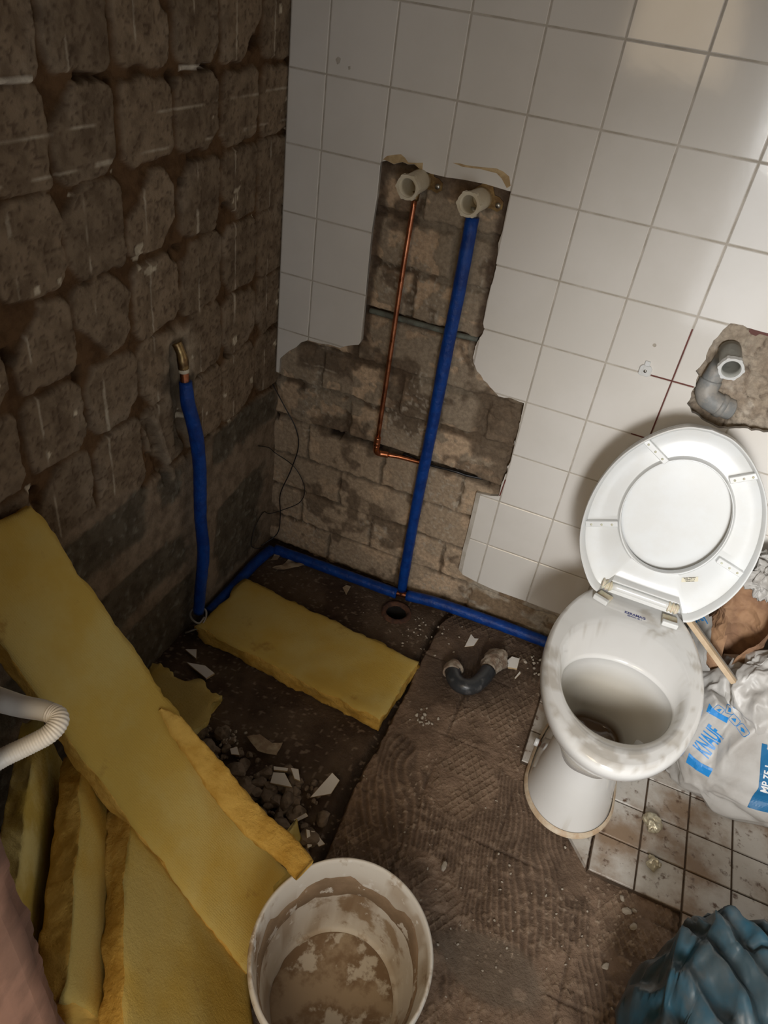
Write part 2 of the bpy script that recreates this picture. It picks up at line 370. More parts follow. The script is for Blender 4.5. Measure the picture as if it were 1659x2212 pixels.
# ------------------------------------------------------------------ setting: left wall of bare pads and plinth
def wall_left():
    ys = np.arange(-1.62, .0241, .004); zs = np.arange(-.05, 1.72, .004)
    Y, Z = np.meshgrid(ys, zs, indexing='ij')
    wy = Y + .005 * fbm(Y * 14, Z * 14, 0, 3, 3); wz = Z + .006 * fbm(Y * 14, Z * 14, 5, 3, 4)
    cj = np.array([-1.63, -1.48, -1.328, -1.176, -1.024, -.872, -.720, -.567, -.415, -.262, -.110, .04])
    rj = np.array([-.2, .02, .22, .37, .535, .715, .868, 1.027, 1.180, 1.327, 1.49, 1.65, 1.8])
    ci = np.clip(np.searchsorted(cj, wy) - 1, 0, len(cj) - 2); ri = np.clip(np.searchsorted(rj, wz) - 1, 0, len(rj) - 2)
    y0, y1, z0, z1 = cj[ci], cj[ci + 1], rj[ri], rj[ri + 1]
    hw, hh = (y1 - y0) / 2, (z1 - z0) / 2
    rad = .012 + .022 * _h(ci, ri, ci * 0, 5)
    # each corner is cut back by its own amount
    qx, qz = np.sign(wy - (y0 + y1) / 2), np.sign(wz - (z0 + z1) / 2)
    cut = _h(ci, ri, (qx * 2 + qz).astype(int) + 5, 9)
    ax, az = np.abs(wy - (y0 + y1) / 2), np.abs(wz - (z0 + z1) / 2)
    gap = .0015 + .005 * _h(ci, ri, ci * 0, 2)
    dx, dz = ax - (hw - gap - rad), az - (hh - gap - rad)
    sd = np.hypot(np.maximum(dx, 0), np.maximum(dz, 0)) + np.minimum(np.maximum(dx, dz), 0) - rad
    ch = (ax + az) - (hw + hh - gap * 2 - .006 - .080 * cut ** 4); sd = np.maximum(sd, ch * .7)
    sd = sd + .0060 * fbm(Y * 38, Z * 38, 1, 3, 11) + .006 * fbm(Y * 13, Z * 13, 1, 2, 12)
    pad = ss(.0025, -.004, sd)
    f1 = fbm(Y * 30, Z * 30, 2, 4, 21); f2 = fbm(Y * 8, Z * 8, 3, 3, 22); f3 = fbm(Y * 90, Z * 90, 3, 2, 23)
    h = pad * (.010 + .002 * f2 + .0012 * f3) + (1 - pad) * (.0 + .006 * f1 + .003 * f3)
    void = ss(.38, .6, fbm(Y * 22, Z * 22, 7, 3, 31)) * (1 - pad); h -= .016 * void
    pc = np.array([.235, .180, .125]); tint = (.84 + .32 * _h(ci, ri, ci * 0, 77))[..., None]
    c = mix(np.array([.125, .072, .036]) * np.ones(Y.shape + (3,)), pc * tint, pad)
    c = mix(c, np.array([.30, .245, .185]), pad * .55 * ss(.1, .5, f2) * ss(-.03, -.006, -np.abs(sd + .012)))
    c = mix(c, np.array([.05, .03, .017]), .8 * void)
    pits = ss(.52, .62, vnoise(Y * 170, Z * 170, 0, 41)) * pad; h -= .0015 * pits; c = mix(c, np.array([.09, .06, .04]), pits * .6)
    # pale hairlines left by the tile backs
    top = ri >= 9; row1 = ri == 8
    off = .045 + .02 * _h(ci, ri * 0, ci * 0, 61)
    dash = ss(-.25, .15, fbm(Y * 20, Z * 20, 9, 2, 63))
    vl = (np.abs(Y - (y0 + off + (Z - 1) * .004)) < .0022) & ~row1
    hl = ((np.abs(Z - 1.268 - .02 * (Y + .3)) < .0018) | (np.abs(Z - 1.207 - .01 * (Y + .3)) < .0026)) & row1
    c = mix(c, np.array([.52, .47, .38]), (vl | hl) * dash * pad * .75)
    for (a, b, zz, w) in ((-.39, -.30, 1.327, .0035), (-.83, -.74, 1.333, .0045)):
        c = mix(c, np.array([.66, .62, .54]), ((Y > a) & (Y < b) & (np.abs(Z - zz) < w)) * 1.)
        h = h + .004 * ((Y > a) & (Y < b) & (np.abs(Z - zz) < w))
    # plinth of rough concrete blocks with smeared bands
    ledge = .530 + .012 * fbm(Y * 7, Z * 0, 1, 3, 51) + .03 * ss(-.55, -.62, Y)
    pl = ss(.006, -.006, Z - ledge)
    n1 = fbm(Y * 7, Z * 13, 4, 4, 71); rough = fbm(Y * 60, Z * 60, 4, 3, 72)
    band = np.zeros_like(Y)
    for (a, b, yl, yr) in ((.400, .525, -2, -.585), (.205, .325, -2, -.43), (-.1, .155, -2, -.40), (.44, .53, -.30, -.0), (.02, .30, -.30, -.06), (.44, .51, -.52, -.46)):
        e = .035 * n1 + .008 * rough
        band = np.maximum(band, ss(-.012, .012, np.minimum(np.minimum(Z - a, b - Z), np.minimum(Y - yl, yr - Y)) + e))
    band = np.clip(band * ss(-.55, -.2, n1 + .3), 0, 1)
    pcx = mix(np.array([.26, .205, .150]) * np.ones(Y.shape + (3,)), np.array([.100, .088, .066]), band * .85)
    pcx = mix(pcx, np.array([.20, .185, .150]), band * ss(.25, .6, rough))
    hp = .012 + .003 * n1 + band * (-.004 + .004 * rough) + .0012 * f1
    ax_ = np.zeros_like(Y)
    c = mix(c, pcx, pl); h = h * (1 - pl) + hp * pl
    # cement round the tap connection, its chase and the slanted slot
    g = ss(.085, .05, np.hypot((Y + .43) * 1.0, (Z - .75) * .75) + .02 * n1)
    c = mix(c, mix(np.array([.38, .315, .235]) * np.ones(Y.shape + (3,)), np.array([.12, .10, .075]), ss(.0, .4, fbm(Y * 20, Z * 20, 8, 3, 81))), g)
    h = h * (1 - g) + g * (.010 + .006 * f1)
    ch = ss(.034, .022, np.abs(Y + .43 + .01 * fbm(Z * 9, Z * 0, 0, 2, 83))) * ss(.56, .60, Z) * ss(.84, .80, Z)
    h -= .028 * ch * (.8 + .4 * f1); c = mix(c, np.array([.12, .10, .075]), ch * .6)
    yy = -.553 + (.70 - Z) * .28
    sl = ss(.016, .008, np.abs(Y - yy)) * ss(.485, .50, Z) * ss(.70, .68, Z); h -= .018 * sl
    lip = ss(.012, .004, np.abs(Y - yy - .022)) * ss(.485, .50, Z) * ss(.69, .67, Z); h += .004 * lip
    c = mix(c, np.array([.36, .30, .23]), lip * .8)
    # flakes of old white paint
    fl = ss(.68, .72, fbm(Y * 24, Z * 24, 6, 3, 91)) * (1 - pl); c = mix(c, np.array([.62, .56, .44]), fl)
    h = np.minimum(h, .020)
    P = np.stack([h - .012, Y, Z], -1)
    o = grid_obj('wall_left', P, M['blocks'], cols=c); tag(o, kind='structure')
wall_left()

# ------------------------------------------------------------------ back wall: masonry behind the tiles
HOLE = [(.2401, 1.1682), (.2539, 1.1738), (.2720, 1.1700), (.2922, 1.1784), (.3050, 1.1760), (.3196, 1.1791), (.3340, 1.1720), (.3597, 1.1681), (.3955, 1.1678),
        (.4345, 1.1710), (.4869, 1.1723), (.5427, 1.1689), (.5428, 1.1203), (.5434, 1.0861), (.5400, 1.0600), (.5431, 1.0405), (.5479, 1.0052), (.5445, .9614),
        (.5429, .9280), (.5449, .8717), (.5524, .8587), (.5402, .8232), (.5380, .8000), (.5416, .7713), (.5560, .7530), (.5772, .7345), (.6228, .7029), (.6500, .7080), (.6877, .7060),
        (.6912, .6386), (.6932, .5335), (.6900, .5180), (.6929, .5029), (.6856, .4630), (.6872, .4225), (.6650, .4150)]
HOLE_LOW = [(.6265, .4100), (.6277, .3482), (.6285, .2576), (.6275, .2073), (.6297, .1316), (.6450, .1200), (.6903, .1120), (.7600, .1045), (.8444, .1080), (.9000, .1020), (.9449, .1045), (2.2, .1040)]
HOLE_LEFT = [(.0115, .5805), (.0124, .6228), (.0218, .6352), (.0393, .6541), (.0595, .6708), (.0723, .6879), (.0923, .7002), (.1265, .7009), (.1550, .7060), (.1871, .7054),
             (.1996, .7143), (.2250, .7256), (.2380, .7300), (.2440, .7443), (.2407, .8562), (.2393, .9288), (.2379, 1.0163), (.2412, 1.0998)]
SINK = [(1.0581, 1.0166), (1.0436, .9909), (1.0388, .9633), (1.0401, .9292), (1.0326, .8993), (1.0406, .8805), (1.0408, .8555), (1.0419, .8220), (1.0576, .8047),
        (1.0915, .7934), (1.1424, .7855), (1.1637, .7977), (1.2208, .8079), (1.30, .80), (1.36, .83), (1.37, .95), (1.33, 1.005), (1.22, 1.008), (1.1341, 1.0145)]
def ragged(poly, amp, L=.010, s=1, closed=True):
    out = []; n = len(poly)
    for i in range(n if closed else n - 1):
        a, b = np.array(poly[i]), np.array(poly[(i + 1) % n]); d = np.linalg.norm(b - a); k = max(1, int(d / L)); q = np.array([-(b - a)[1], (b - a)[0]]) / max(d, 1e-6)
        for j in range(k):
            p = a + (b - a) * j / k; out.append(tuple(p + q * amp * float(fbm(np.array(p[0] * 90), np.array(p[1] * 90), 0, 3, s))))
    return out
SINK = ragged(SINK, .0065, .008, 4)
RAG = ragged(HOLE[12:-2], .0045, .010, 6, False)
def wall_back():
    xs = np.arange(-.02, 2.25, .004); zs = np.arange(-.06, 1.24, .004)
    X, Z = np.meshgrid(xs, zs, indexing='ij')
    wx = X + .006 * fbm(X * 16, Z * 16, 0, 3, 3); wz = Z + .005 * fbm(X * 10, Z * 18, 5, 3, 4)
    rj = np.array([-.1, -.03, .080, .200, .318, .440, .560, .680, .822, .943, 1.060, 1.180, 1.30])
    ri = np.clip(np.searchsorted(rj, wz) - 1, 0, len(rj) - 2); L = .235
    shift = np.where(ri % 2 == 0, .105, .0) + .03 * _h(ri, ri * 0, ri * 0, 6)
    u = (wx + shift) / L; ci = np.floor(u).astype(int); fu = (u - ci) * L
    z0, z1 = rj[ri], rj[ri + 1]; e = np.minimum(np.minimum(fu, L - fu), np.minimum(wz - z0, z1 - wz))
    lower = ss(.5, .4, Z)
    gap = .007 * (1 - lower) + .0025 * lower
    sd = e - gap + .006 * fbm(X * 40, Z * 40, 1, 3, 11)
    br = ss(-.001, .005, sd)
    f1 = fbm(X * 30, Z * 30, 2, 4, 21); f2 = fbm(X * 9, Z * 9, 3, 3, 22); f3 = fbm(X * 90, Z * 90, 3, 2, 23)
    smear = np.maximum(ss(-.04, .03, fbm(X * 11, Z * 13, 8, 4, 33)), ss(.05, .10, fbm(X * 24, Z * 24, 9, 4, 37))) * (.95 * (1 - lower) + .5 * lower)
    h = br * (.007 + .0012 * f1) + (1 - br) * (-.003 + .004 * f1) + smear * .0035 + .0015 * f3
    tint = (.86 + .28 * _h(ci, ri, ci * 0, 7))[..., None]
    c = mix(np.array([.150, .110, .075]) * np.ones(X.shape + (3,)), np.array([.56, .425, .30]) * tint, br)
    c = mix(c, np.array([.31, .265, .205]), smear * .8)
    c = mix(c, np.array([.12, .085, .058]), ss(.18, .36, fbm(X * 13, Z * 13, 4, 4, 35)) * .7)
    spk = ss(.5, .62, vnoise(X * 150, Z * 150, 0, 43)) * ss(.0, .3, f2); c = mix(c, np.array([.55, .50, .42]), spk * .55)
    # dark block beside the corner and the one right of the pipes
    for (a, b, z_a, z_b) in ((.05, .235, .605, .69), (.565, .70, .50, .71)):
        d = ss(.0, .02, np.minimum(np.minimum(X - a, b - X), np.minimum(Z - z_a, z_b - Z)) + .01 * f1)
        c = mix(c, np.array([.16, .120, .085]), d * .85); h -= .006 * d
        c = mix(c, np.array([.45, .40, .32]), d * ((np.abs(Z - (z_a + .07)) < .0015) | (np.abs(Z - (z_a + .018)) < .0015)) * ss(-.1, .2, fbm(X * 30, Z * 30, 3, 2, 5)) * .8)
    # horizontal chases: the upper one holds a conduit, the lower one the copper pipe
    gu = ss(.011, .006, np.abs(Z - .822 + .004 * f2)) * ss(.6, .56, X); h -= .016 * gu; c = mix(c, np.array([.13, .10, .075]), gu * .7)
    gl = ss(.013, .007, np.abs(Z - .4405 - .006 * f2)) * ss(.10, .30, X + .08 * f1) * ss(.66, .64, X); h -= .028 * gl; c = mix(c, np.array([.045, .035, .028]), gl * .85)
    hl = ss(.45, .6, fbm(X * 26, Z * 30, 1, 2, 75)) * ss(.03, .015, np.abs(Z - .447)) * ss(.28, .2, X); h -= .02 * hl; c = mix(c, np.array([.03, .022, .018]), hl)
    # rough darker edge along the cut tiles
    ed = np.minimum(np.abs(X - .245) + (Z < .74) * 1., np.abs(X - .54) + ((Z < .80) | (Z > 1.17)) * 1.)
    em = ss(.02, .004, ed + .010 * f1); c = mix(c, np.array([.085, .055, .038]), em * .8); h -= .004 * em
    em = ss(.025, .006, np.abs(Z - 1.165) + .012 * f1) * ((X > .2) & (X < .56)); c = mix(c, np.array([.12, .085, .06]), em * .7)
    # broken plaster round the basin waste
    d = (X > 1.0) & (X < 1.42) & (Z > .75) & (Z < 1.06)
    hh = -.024 + .030 * fbm(X * 10, Z * 10, 6, 5, 55) + .005 * f3 + .007 * f1 + .005 * np.abs(fbm(X * 45, Z * 45, 6, 3, 56))
    hh = hh - .016 * ss(.05, .02, np.hypot((X - 1.10) * .8, (Z - .80) * 1.4))
    creases = ss(.035, .0, np.abs(fbm(X * 12, Z * 9, 2, 3, 57))); hh = np.minimum(hh, .004) - .010 * creases
    cc = mix(np.array([.46, .405, .335]) * np.ones(X.shape + (3,)), np.array([.36, .30, .235]), ss(-.3, .3, f2))
    cc = mix(cc, np.array([.62, .57, .50]), ss(.35, .55, fbm(X * 24, Z * 24, 2, 3, 58)) * .7)
    cc = mix(cc, np.array([.16, .12, .09]), creases * .8); cc = mix(cc, np.array([.30, .24, .185]), ss(.0, .4, f1) * .6)
    h = np.where(d, hh + .006, h); c = np.where(d[..., None], cc, c)
    # strip of render at the foot of the wall, right part
    ft = ss(.63, .68, X + .02 * f1) * ss(.12, .10, Z); c = mix(c, mix(np.array([.42, .37, .30]) * np.ones(X.shape + (3,)), np.array([.26, .19, .125]), ss(.0, .2, fbm(X * 14, Z * 20, 5, 3, 59))), ft)
    h = h + .004 * ft * (1 + f2)
    P = np.stack([X, .020 - h, Z], -1)
    o = grid_obj('wall_back', P, M['masonry'], cols=c, flip=True); tag(o, kind='structure')
wall_back()

TX = [0.0015] + [.0922 + .15 * i for i in range(14)]
TZ = [.1037 + .15144 * i for i in range(13)]
def hole_cutter(poly):
    return prism('cut', poly, -.06, .06, None, M=Matrix(((1, 0, 0, 0), (0, 0, -1, 0), (0, 1, 0, 0), (0, 0, 0, 1))))
def tiling():
    V, F = [], []; g = .0017; rg = random.Random(3)
    def tile(x0, x1, z0, z1):
        b = len(V); e = .0016; tx, tz = rg.uniform(-.0035, .0035), rg.uniform(-.0035, .0035); cx, cz = (x0 + x1) / 2, (z0 + z1) / 2
        def Y(x, z): return (x - cx) * tx + (z - cz) * tz
        q = [(x0, z0), (x1, z0), (x1, z1), (x0, z1)]
        for x, z in q: V.append((x, .0075, z))
        for x, z in q: V.append((x, .0011 + Y(x, z), z))
        for sx, sz, (x, z) in zip((1, -1, -1, 1), (1, 1, -1, -1), q): V.append((x + sx * e, Y(x, z), z + sz * e))
        F.append((b, b + 3, b + 2, b + 1)); F.append((b + 8, b + 9, b + 10, b + 11))
        for i in range(4):
            j = (i + 1) % 4; F.append((b + i, b + j, b + 4 + j, b + 4 + i)); F.append((b + 4 + i, b + 4 + j, b + 8 + j, b + 8 + i))
    for i in range(len(TX) - 1):
        for j in range(len(TZ) - 1):
            tile(TX[i] + (g if i else 0), TX[i + 1] - g, TZ[j] + g, TZ[j + 1] - g)
    o = mesh_obj('wall_tiling', V, F, M['tile'], None, False)
    low = [(x + (.012 if .11 < z < .42 and x < .63 else 0), z) for x, z in HOLE_LOW]
    frame_ = [(2.2, -.2), (-.2, -.2), (-.2, .5805)]
    boolean_cut(o, [hole_cutter(HOLE[:12] + RAG + HOLE[-2:] + low + frame_ + HOLE_LEFT), hole_cutter(SINK)])
    # dowel hole and chips are real holes too
    boolean_cut(o, [prism('cut', [(.9300 + .0042 * math.cos(a), .9298 + .0042 * math.sin(a)) for a in np.linspace(0, 2 * np.pi, 9)[:-1]], -.03, .03, None, M=Matrix(((1, 0, 0, 0), (0, 0, -1, 0), (0, 1, 0, 0), (0, 0, 0, 1)))),
                    prism('cut', [(.111, 1.346), (.117, 1.352), (.124, 1.349), (.122, 1.341), (.116, 1.337)], -.03, .03, None, M=Matrix(((1, 0, 0, 0), (0, 0, -1, 0), (0, 1, 0, 0), (0, 0, 0, 1)))),
                    prism('cut', [(.141, 1.337), (.147, 1.339), (.148, 1.333), (.143, 1.331)], -.03, .03, None, M=Matrix(((1, 0, 0, 0), (0, 0, -1, 0), (0, 1, 0, 0), (0, 0, 0, 1))))])
    tag(o, kind='structure')
    Vb, Fb = box_vf(0, TX[-1], .0016, .0105, TZ[0] - .002, TZ[-1])
    gr = mesh_obj('grout_bed', Vb, Fb, M['grout'], o, False)
    boolean_cut(gr, [hole_cutter(HOLE + HOLE_LOW + frame_ + HOLE_LEFT), hole_cutter(SINK)])
    def flat(name, poly, mat, y=-.0004, t=.0008):
        return prism(name, poly, -y, -y - t, mat, o, M=Matrix(((1, 0, 0, 0), (0, 0, -1, 0), (0, 1, 0, 0), (0, 0, 0, 1))))
    # broken glaze showing the tan tile body above the opening
    flat('glaze_chip', [(.2450, 1.1745), (.2540, 1.1835), (.2720, 1.1895), (.2860, 1.1930), (.2960, 1.1880), (.3050, 1.1800), (.3250, 1.1830), (.3390, 1.1860), (.3400, 1.1700), (.3300, 1.1740), (.3196, 1.1795), (.3050, 1.1765), (.2922, 1.1786), (.2720, 1.1703), (.2539, 1.1740)], M['bisque'])
    flat('glaze_chip', [(.4050, 1.1990), (.4240, 1.2010), (.4350, 1.2000), (.4700, 1.2030), (.5020, 1.2070), (.5180, 1.2040), (.5330, 1.1970), (.5400, 1.1800), (.5330, 1.1740), (.5180, 1.1900), (.5050, 1.1980), (.4700, 1.1990), (.4300, 1.1955)], M['bisque'])
    # joints filled with red-brown grout near the basin waste
    for (a, b, c_, d) in ((.9905, .9938, .720, .984), (.945, .9905, .8598, .8632), (.9938, 1.0400, .8598, .8632), (.9500, .9905, .7085, .7115)):
        flat('red_joint', [(a, c_), (b, c_), (b, d), (a, d)], M['red_grout'], .0006, .0016)
    flat('red_joint', [(1.098, 1.0095), (1.104, 1.0050), (1.114, 1.0040), (1.120, 1.0100), (1.180, 1.0090), (1.180, 1.0120), (1.1341, 1.0150), (1.098, 1.0160)], M['red_grout'], -.0002)
    flat('red_joint', [(.6920, .478), (.6950, .480), (.6915, .425), (.6880, .424)], M['red_grout'], -.0002)
tiling()

# ------------------------------------------------------------------ floor
DRAIN = (.4935, -.0945)
def edge_x(Y): return .631 + .010 * fbm(Y * 9, Y * 0, 0, 3, 2) + .02 * ss(-.10, 0., Y)
def tiled(X, Y):
    return ((X > .9654) & (Y > -.4466)) | ((X > 1.1686) & (Y > -.6498)) | (X > 1.3718)
def floor():
    xs = np.r_[np.arange(-.02, .60, .004), np.arange(.60, 1.42, .0026), np.arange(1.42, 2.25, .012)]; ys = np.r_[np.arange(-2.45, -1.42, .012), np.arange(-1.42, .03, .0027)]
    X, Y = np.meshgrid(xs, ys, indexing='ij')
    f1 = fbm(X * 26, Y * 26, 1, 4, 3); f2 = fbm(X * 6, Y * 6, 2, 3, 4); f3 = fbm(X * 85, Y * 85, 2, 3, 5)
    ex = edge_x(Y); s = X - ex + .006 * f1
    right = ss(-.003, .006, s)
    # left: shower recess, smooth cement, darker towards the walls
    hl = -.032 + .002 * f2 + .0012 * f1; cl = mix(np.array([.115, .085, .060]) * np.ones(X.shape + (3,)), np.array([.065, .043, .029]), ss(-.2, .35, f2 + .3 * f1))
    dirt_and_dark = ss(.06, .0, np.minimum(X, -Y) + .03 * f1) ; cl = mix(cl, np.array([.05, .032, .022]), dirt_and_dark * .7)
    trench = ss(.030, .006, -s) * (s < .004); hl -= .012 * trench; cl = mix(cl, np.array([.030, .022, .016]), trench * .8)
    # right: screed with combed adhesive and the print of the old floor tiles
    hr = -.013 + .002 * f2 + .0018 * f1 + .0010 * f3
    cr = mix(np.array([.150, .108, .078]) * np.ones(X.shape + (3,)), np.array([.27, .20, .148]), ss(-.3, .5, f2 + .5 * f1))
    a = math.radians(12); U, Vv = X * math.cos(a) - Y * math.sin(a), X * math.sin(a) + Y * math.cos(a)
    patch = ss(-.05, .1, fbm(X * 7, Y * 7, 6, 3, 61))
    p = .0165
    la = np.abs(((X * .9 + Y * .55) / p) % 1 - .5); lb = np.abs(((X * .9 - Y * .55) / p) % 1 - .5)
    hatch = np.maximum(ss(.36, .46, la), ss(.36, .46, lb)) * patch * ss(-.2, .2, fbm(X * 30, Y * 30, 3, 2, 62))
    hr += .0032 * hatch; cr = mix(cr, np.array([.33, .26, .19]), hatch * .75)
    comb = ss(.0, .12, fbm(X * 6, Y * 5, 9, 3, 63)) * (1 - patch)
    ph = (X * 1. + .22 * Y + .05 * fbm(X * 5, Y * 5, 1, 2, 65)) / .013
    ridge = (.5 + .5 * np.sin(ph * 2 * np.pi)) ** 2 * comb; hr += .0036 * ridge; cr = mix(cr, np.array([.10, .072, .052]), (comb - ridge).clip(0, 1) * .7)
    # joints of the removed tiles
    for k in range(-1, 7):
        for (q, c0) in ((X, .775 + .196 * k), (Y + .0, -.455 - .235 * k)):
            jl = ss(.005, .0015, np.abs(q - c0 + .003 * f2)) * ss(-.15, .15, fbm(X * 5, Y * 5, 4, 2, 67 + k)); hr -= .003 * jl; cr = mix(cr, np.array([.07, .05, .036]), jl * .5)
            st = ss(.010, .007, np.abs(q - c0 - .014)) * (np.sin((X + Y) * 2 * np.pi / .006) > 0) * ss(.1, .3, fbm(X * 5, Y * 5, 5, 2, 87 + k)); hr += .0018 * st
    # smooth worn cement patch near the bucket and a raised stained lump
    wp = ss(.10, .07, np.hypot((X - 1.03) * .75, (Y + .93) * 1.2) + .025 * f2); hr = hr * (1 - wp) + wp * (-.011 + .0005 * f1); cr = mix(cr, mix(np.array([.20, .165, .130]) * np.ones(X.shape + (3,)), np.array([.33, .27, .215]), ss(.0, .12, fbm(X * 11, Y * 11, 4, 3, 71))), wp * .9)
    gravel = ss(.10, .5, fbm(X * 75, Y * 75, 6, 3, 73)); gv = gravel * (1 - wp) * ss(-.45, -.75, Y + .25 * X - .2); hr += .0025 * gv; cr = mix(cr, np.array([.36, .28, .21]), gv * .6)
    grit = ss(.72, .82, vnoise(X * 150, Y * 150, 0, 75)) * ss(-.2, .3, fbm(X * 9, Y * 9, 1, 3, 76)); cr = mix(cr, np.array([.50, .43, .35]), grit * .7); hr += .002 * grit
    cl = mix(cl, np.array([.30, .25, .20]), ss(.66, .74, vnoise(X * 130, Y * 130, 0, 77)) * .6)
    lip = ss(.02, .0, np.abs(s - .014) + .008 * f1) * .35; cr = mix(cr, np.array([.20, .145, .105]), lip)
    # darker towards the foot of the back wall, right of the recess
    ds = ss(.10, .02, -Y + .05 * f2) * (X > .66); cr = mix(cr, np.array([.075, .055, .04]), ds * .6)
    # darker around the old trap and towards the back wall
    md = ss(.16, .05, np.hypot(X - .78, Y + .24) + .04 * f2); cr = mix(cr, np.array([.070, .052, .040]), md * .75); dk2 = ss(-.38, -.10, Y + .12 * f2) * (X < .95); cr = mix(cr, np.array([.085, .062, .045]), dk2 * .5)
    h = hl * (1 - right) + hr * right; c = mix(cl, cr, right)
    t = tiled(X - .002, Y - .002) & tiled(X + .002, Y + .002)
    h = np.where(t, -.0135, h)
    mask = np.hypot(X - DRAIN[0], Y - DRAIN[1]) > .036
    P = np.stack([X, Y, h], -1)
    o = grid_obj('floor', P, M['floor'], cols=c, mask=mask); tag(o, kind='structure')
floor()
def floor_tiles():
    V, F = [], []; g = .0022; p = .1016; rg = random.Random(5)
    def tile(poly, z):
        b = len(V); n = len(poly); cx, cy = np.mean(poly, 0); tx, ty = rg.uniform(-.006, .006), rg.uniform(-.006, .006)
        for x, y in poly: V.append((x, y, -.012))
        for x, y in poly: V.append((x, y, z - .0010 + (x - cx) * tx + (y - cy) * ty))
        for x, y in poly:
            d = math.hypot(cx - x, cy - y); V.append((x + (cx - x) / d * .0016, y + (cy - y) / d * .0016, z + (x - cx) * tx + (y - cy) * ty))
        F.append(tuple(range(b + 2 * n, b + 3 * n)))
        for i in range(n):
            j = (i + 1) % n; F.append((b + i, b + j, b + n + j, b + n + i)); F.append((b + n + i, b + n + j, b + 2 * n + j, b + 2 * n + i))
    x0, y0 = 1.1686, -.5482
    for i in range(-2, 9):
        for j in range(-4, 17):
            a, b = x0 + i * p, y0 - j * p            # tile spans x a..a+p, y b-p..b
            cx, cy = a + p / 2, b - p / 2
            if cy > -.0 or not bool(tiled(np.array(cx), np.array(cy))): continue
            tile([(a + g, b - p + g), (a + p - g, b - p + g), (a + p - g, b - g), (a + g, b - g)], rg.uniform(-.0006, .0006))
    tile([(1.062, -.549), (1.115, -.588), (1.164, -.643), (1.164, -.549)], 0.0)       # piece broken off in front of the foot
    tile([(.992, -.449), (1.164, -.449), (1.164, -.546), (1.060, -.546), (1.03, -.50)], 0.0)
    o = mesh_obj('floor_tiling', V, F, M['dirty_tile'], None, False); tag(o, kind='structure')
    Vb, Fb = [], []
    for (a, b, c_, d) in ((.9654, 2.2, -.4466, .012), (1.1686, 2.2, -.6498, -.4466), (1.3718, 2.2, -2.3, -.6498)):
        v, f = box_vf(a, b, c_, d, -.013, -.0042); n = len(Vb); Vb += v; Fb += [tuple(i + n for i in q) for q in f]
    mesh_obj('joint_bed', Vb, Fb, M['tile_dirt'], o, False)
floor_tiles()

# rest of the room behind the camera
def plain(name, x0, x1, y0, y1, z0, z1, m, holes=()):
    o = box_obj(name, x0, x1, y0, y1, z0, z1, m); return tag(o, kind='structure')
plain('wall_right', 2.2, 2.28, -2.45, .03, -.05, 2.35, M['room'])
plain('ceiling', -.1, 2.28, -2.5, .1, 2.30, 2.36, M['room'])
def jamb():
    # broken end of the partition on the left, close to the camera
    zs = np.arange(-.04, 2.3, .008); V, F = [], []
    prof = [(-.1, -1.42), (.494, -1.42), (.500, -1.432), (.505, -1.450), (.506, -1.475), (.506, -1.50), (.506, -1.53), (.502, -1.56), (-.1, -1.56)]
    n = len(prof)
    for z in zs:
        for k, (x, y) in enumerate(prof):
            e = 0 if k in (0, n - 1) else float(.005 * fbm(np.array(z * 9), np.array(y * 14), 0, 4, 8) + (.004 * vnoise(np.array(z * 50), np.array(y * 60), 0, 9) if k == 1 else 0))
            V.append((x + e, y + (.3 * e if k == 1 else 0), z))
    for i in range(len(zs) - 1):
        for k in range(n - 1): F.append((i * n + k, (i + 1) * n + k, (i + 1) * n + k + 1, i * n + k + 1))
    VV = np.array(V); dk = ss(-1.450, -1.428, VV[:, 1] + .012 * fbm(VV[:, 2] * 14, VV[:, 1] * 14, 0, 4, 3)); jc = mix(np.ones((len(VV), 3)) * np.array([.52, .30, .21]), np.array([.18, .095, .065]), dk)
    o = mesh_obj('wall_front', V, F, M['jamb'], None, False, cols=jc); tag(o, kind='structure')
jamb()

# ------------------------------------------------------------------ pipes
def plug(name, a, b, r, mat, label, cat, group=None):
    a, b = np.array(a, float), np.array(b, float); t = thing(name, tuple(a), label, cat, group)
    tube('sleeve', line(a, b, 6), r, mat, t, 28, inner=.80, raw=True)
    d = (b - a) / np.linalg.norm(b - a); e = np.cross(d, (0, 0, 1)); e /= np.linalg.norm(e); f = np.cross(d, e)
    V, F = [], []; N = 48
    for (off, rr) in ((-.010, 1.02), (-.010, 1.10), (.002, 1.10), (.002, .86), (-.006, .80)):
        for k in range(N):
            an = 2 * np.pi * k / N; lug = 1 + (.09 if (k % 8) in (0, 1) and rr > 1.05 else 0)
            V.append(b + d * off + r * rr * lug * (np.cos(an) * e + np.sin(an) * f))
    for i in range(4):
        for k in range(N): F.append((i * N + k, i * N + (k + 1) % N, (i + 1) * N + (k + 1) % N, (i + 1) * N + k))
    mesh_obj('collar', V, F, mat, t, False)
    V = [a * .92 + b * .08 + r * .8 * (np.cos(x) * e + np.sin(x) * f) for x in np.linspace(0, 2 * np.pi, 25)[:-1]]
    mesh_obj('bottom', V, [tuple(range(24))], mat, t, False)
    return t
def bracket(parent, x, z):
    pl = [(-.030, -.012), (-.012, -.020), (.020, -.016), (.034, -.020), (.044, -.012), (.044, .002), (.034, .010), (.022, .012), (.014, .030), (-.004, .034), (-.016, .024), (-.030, .012)]
    o = prism('wall_plate', [(x + u, z + v) for u, v in pl], -.010, -.007, M['brass'], parent, M=Matrix(((1, 0, 0, 0), (0, 0, -1, 0), (0, 1, 0, 0), (0, 0, 0, 1))))
    tube('screw', line((x + .034, .008, z - .006), (x + .034, .003, z - .006), 3), .006, M['zinc'], o, 12, raw=True)
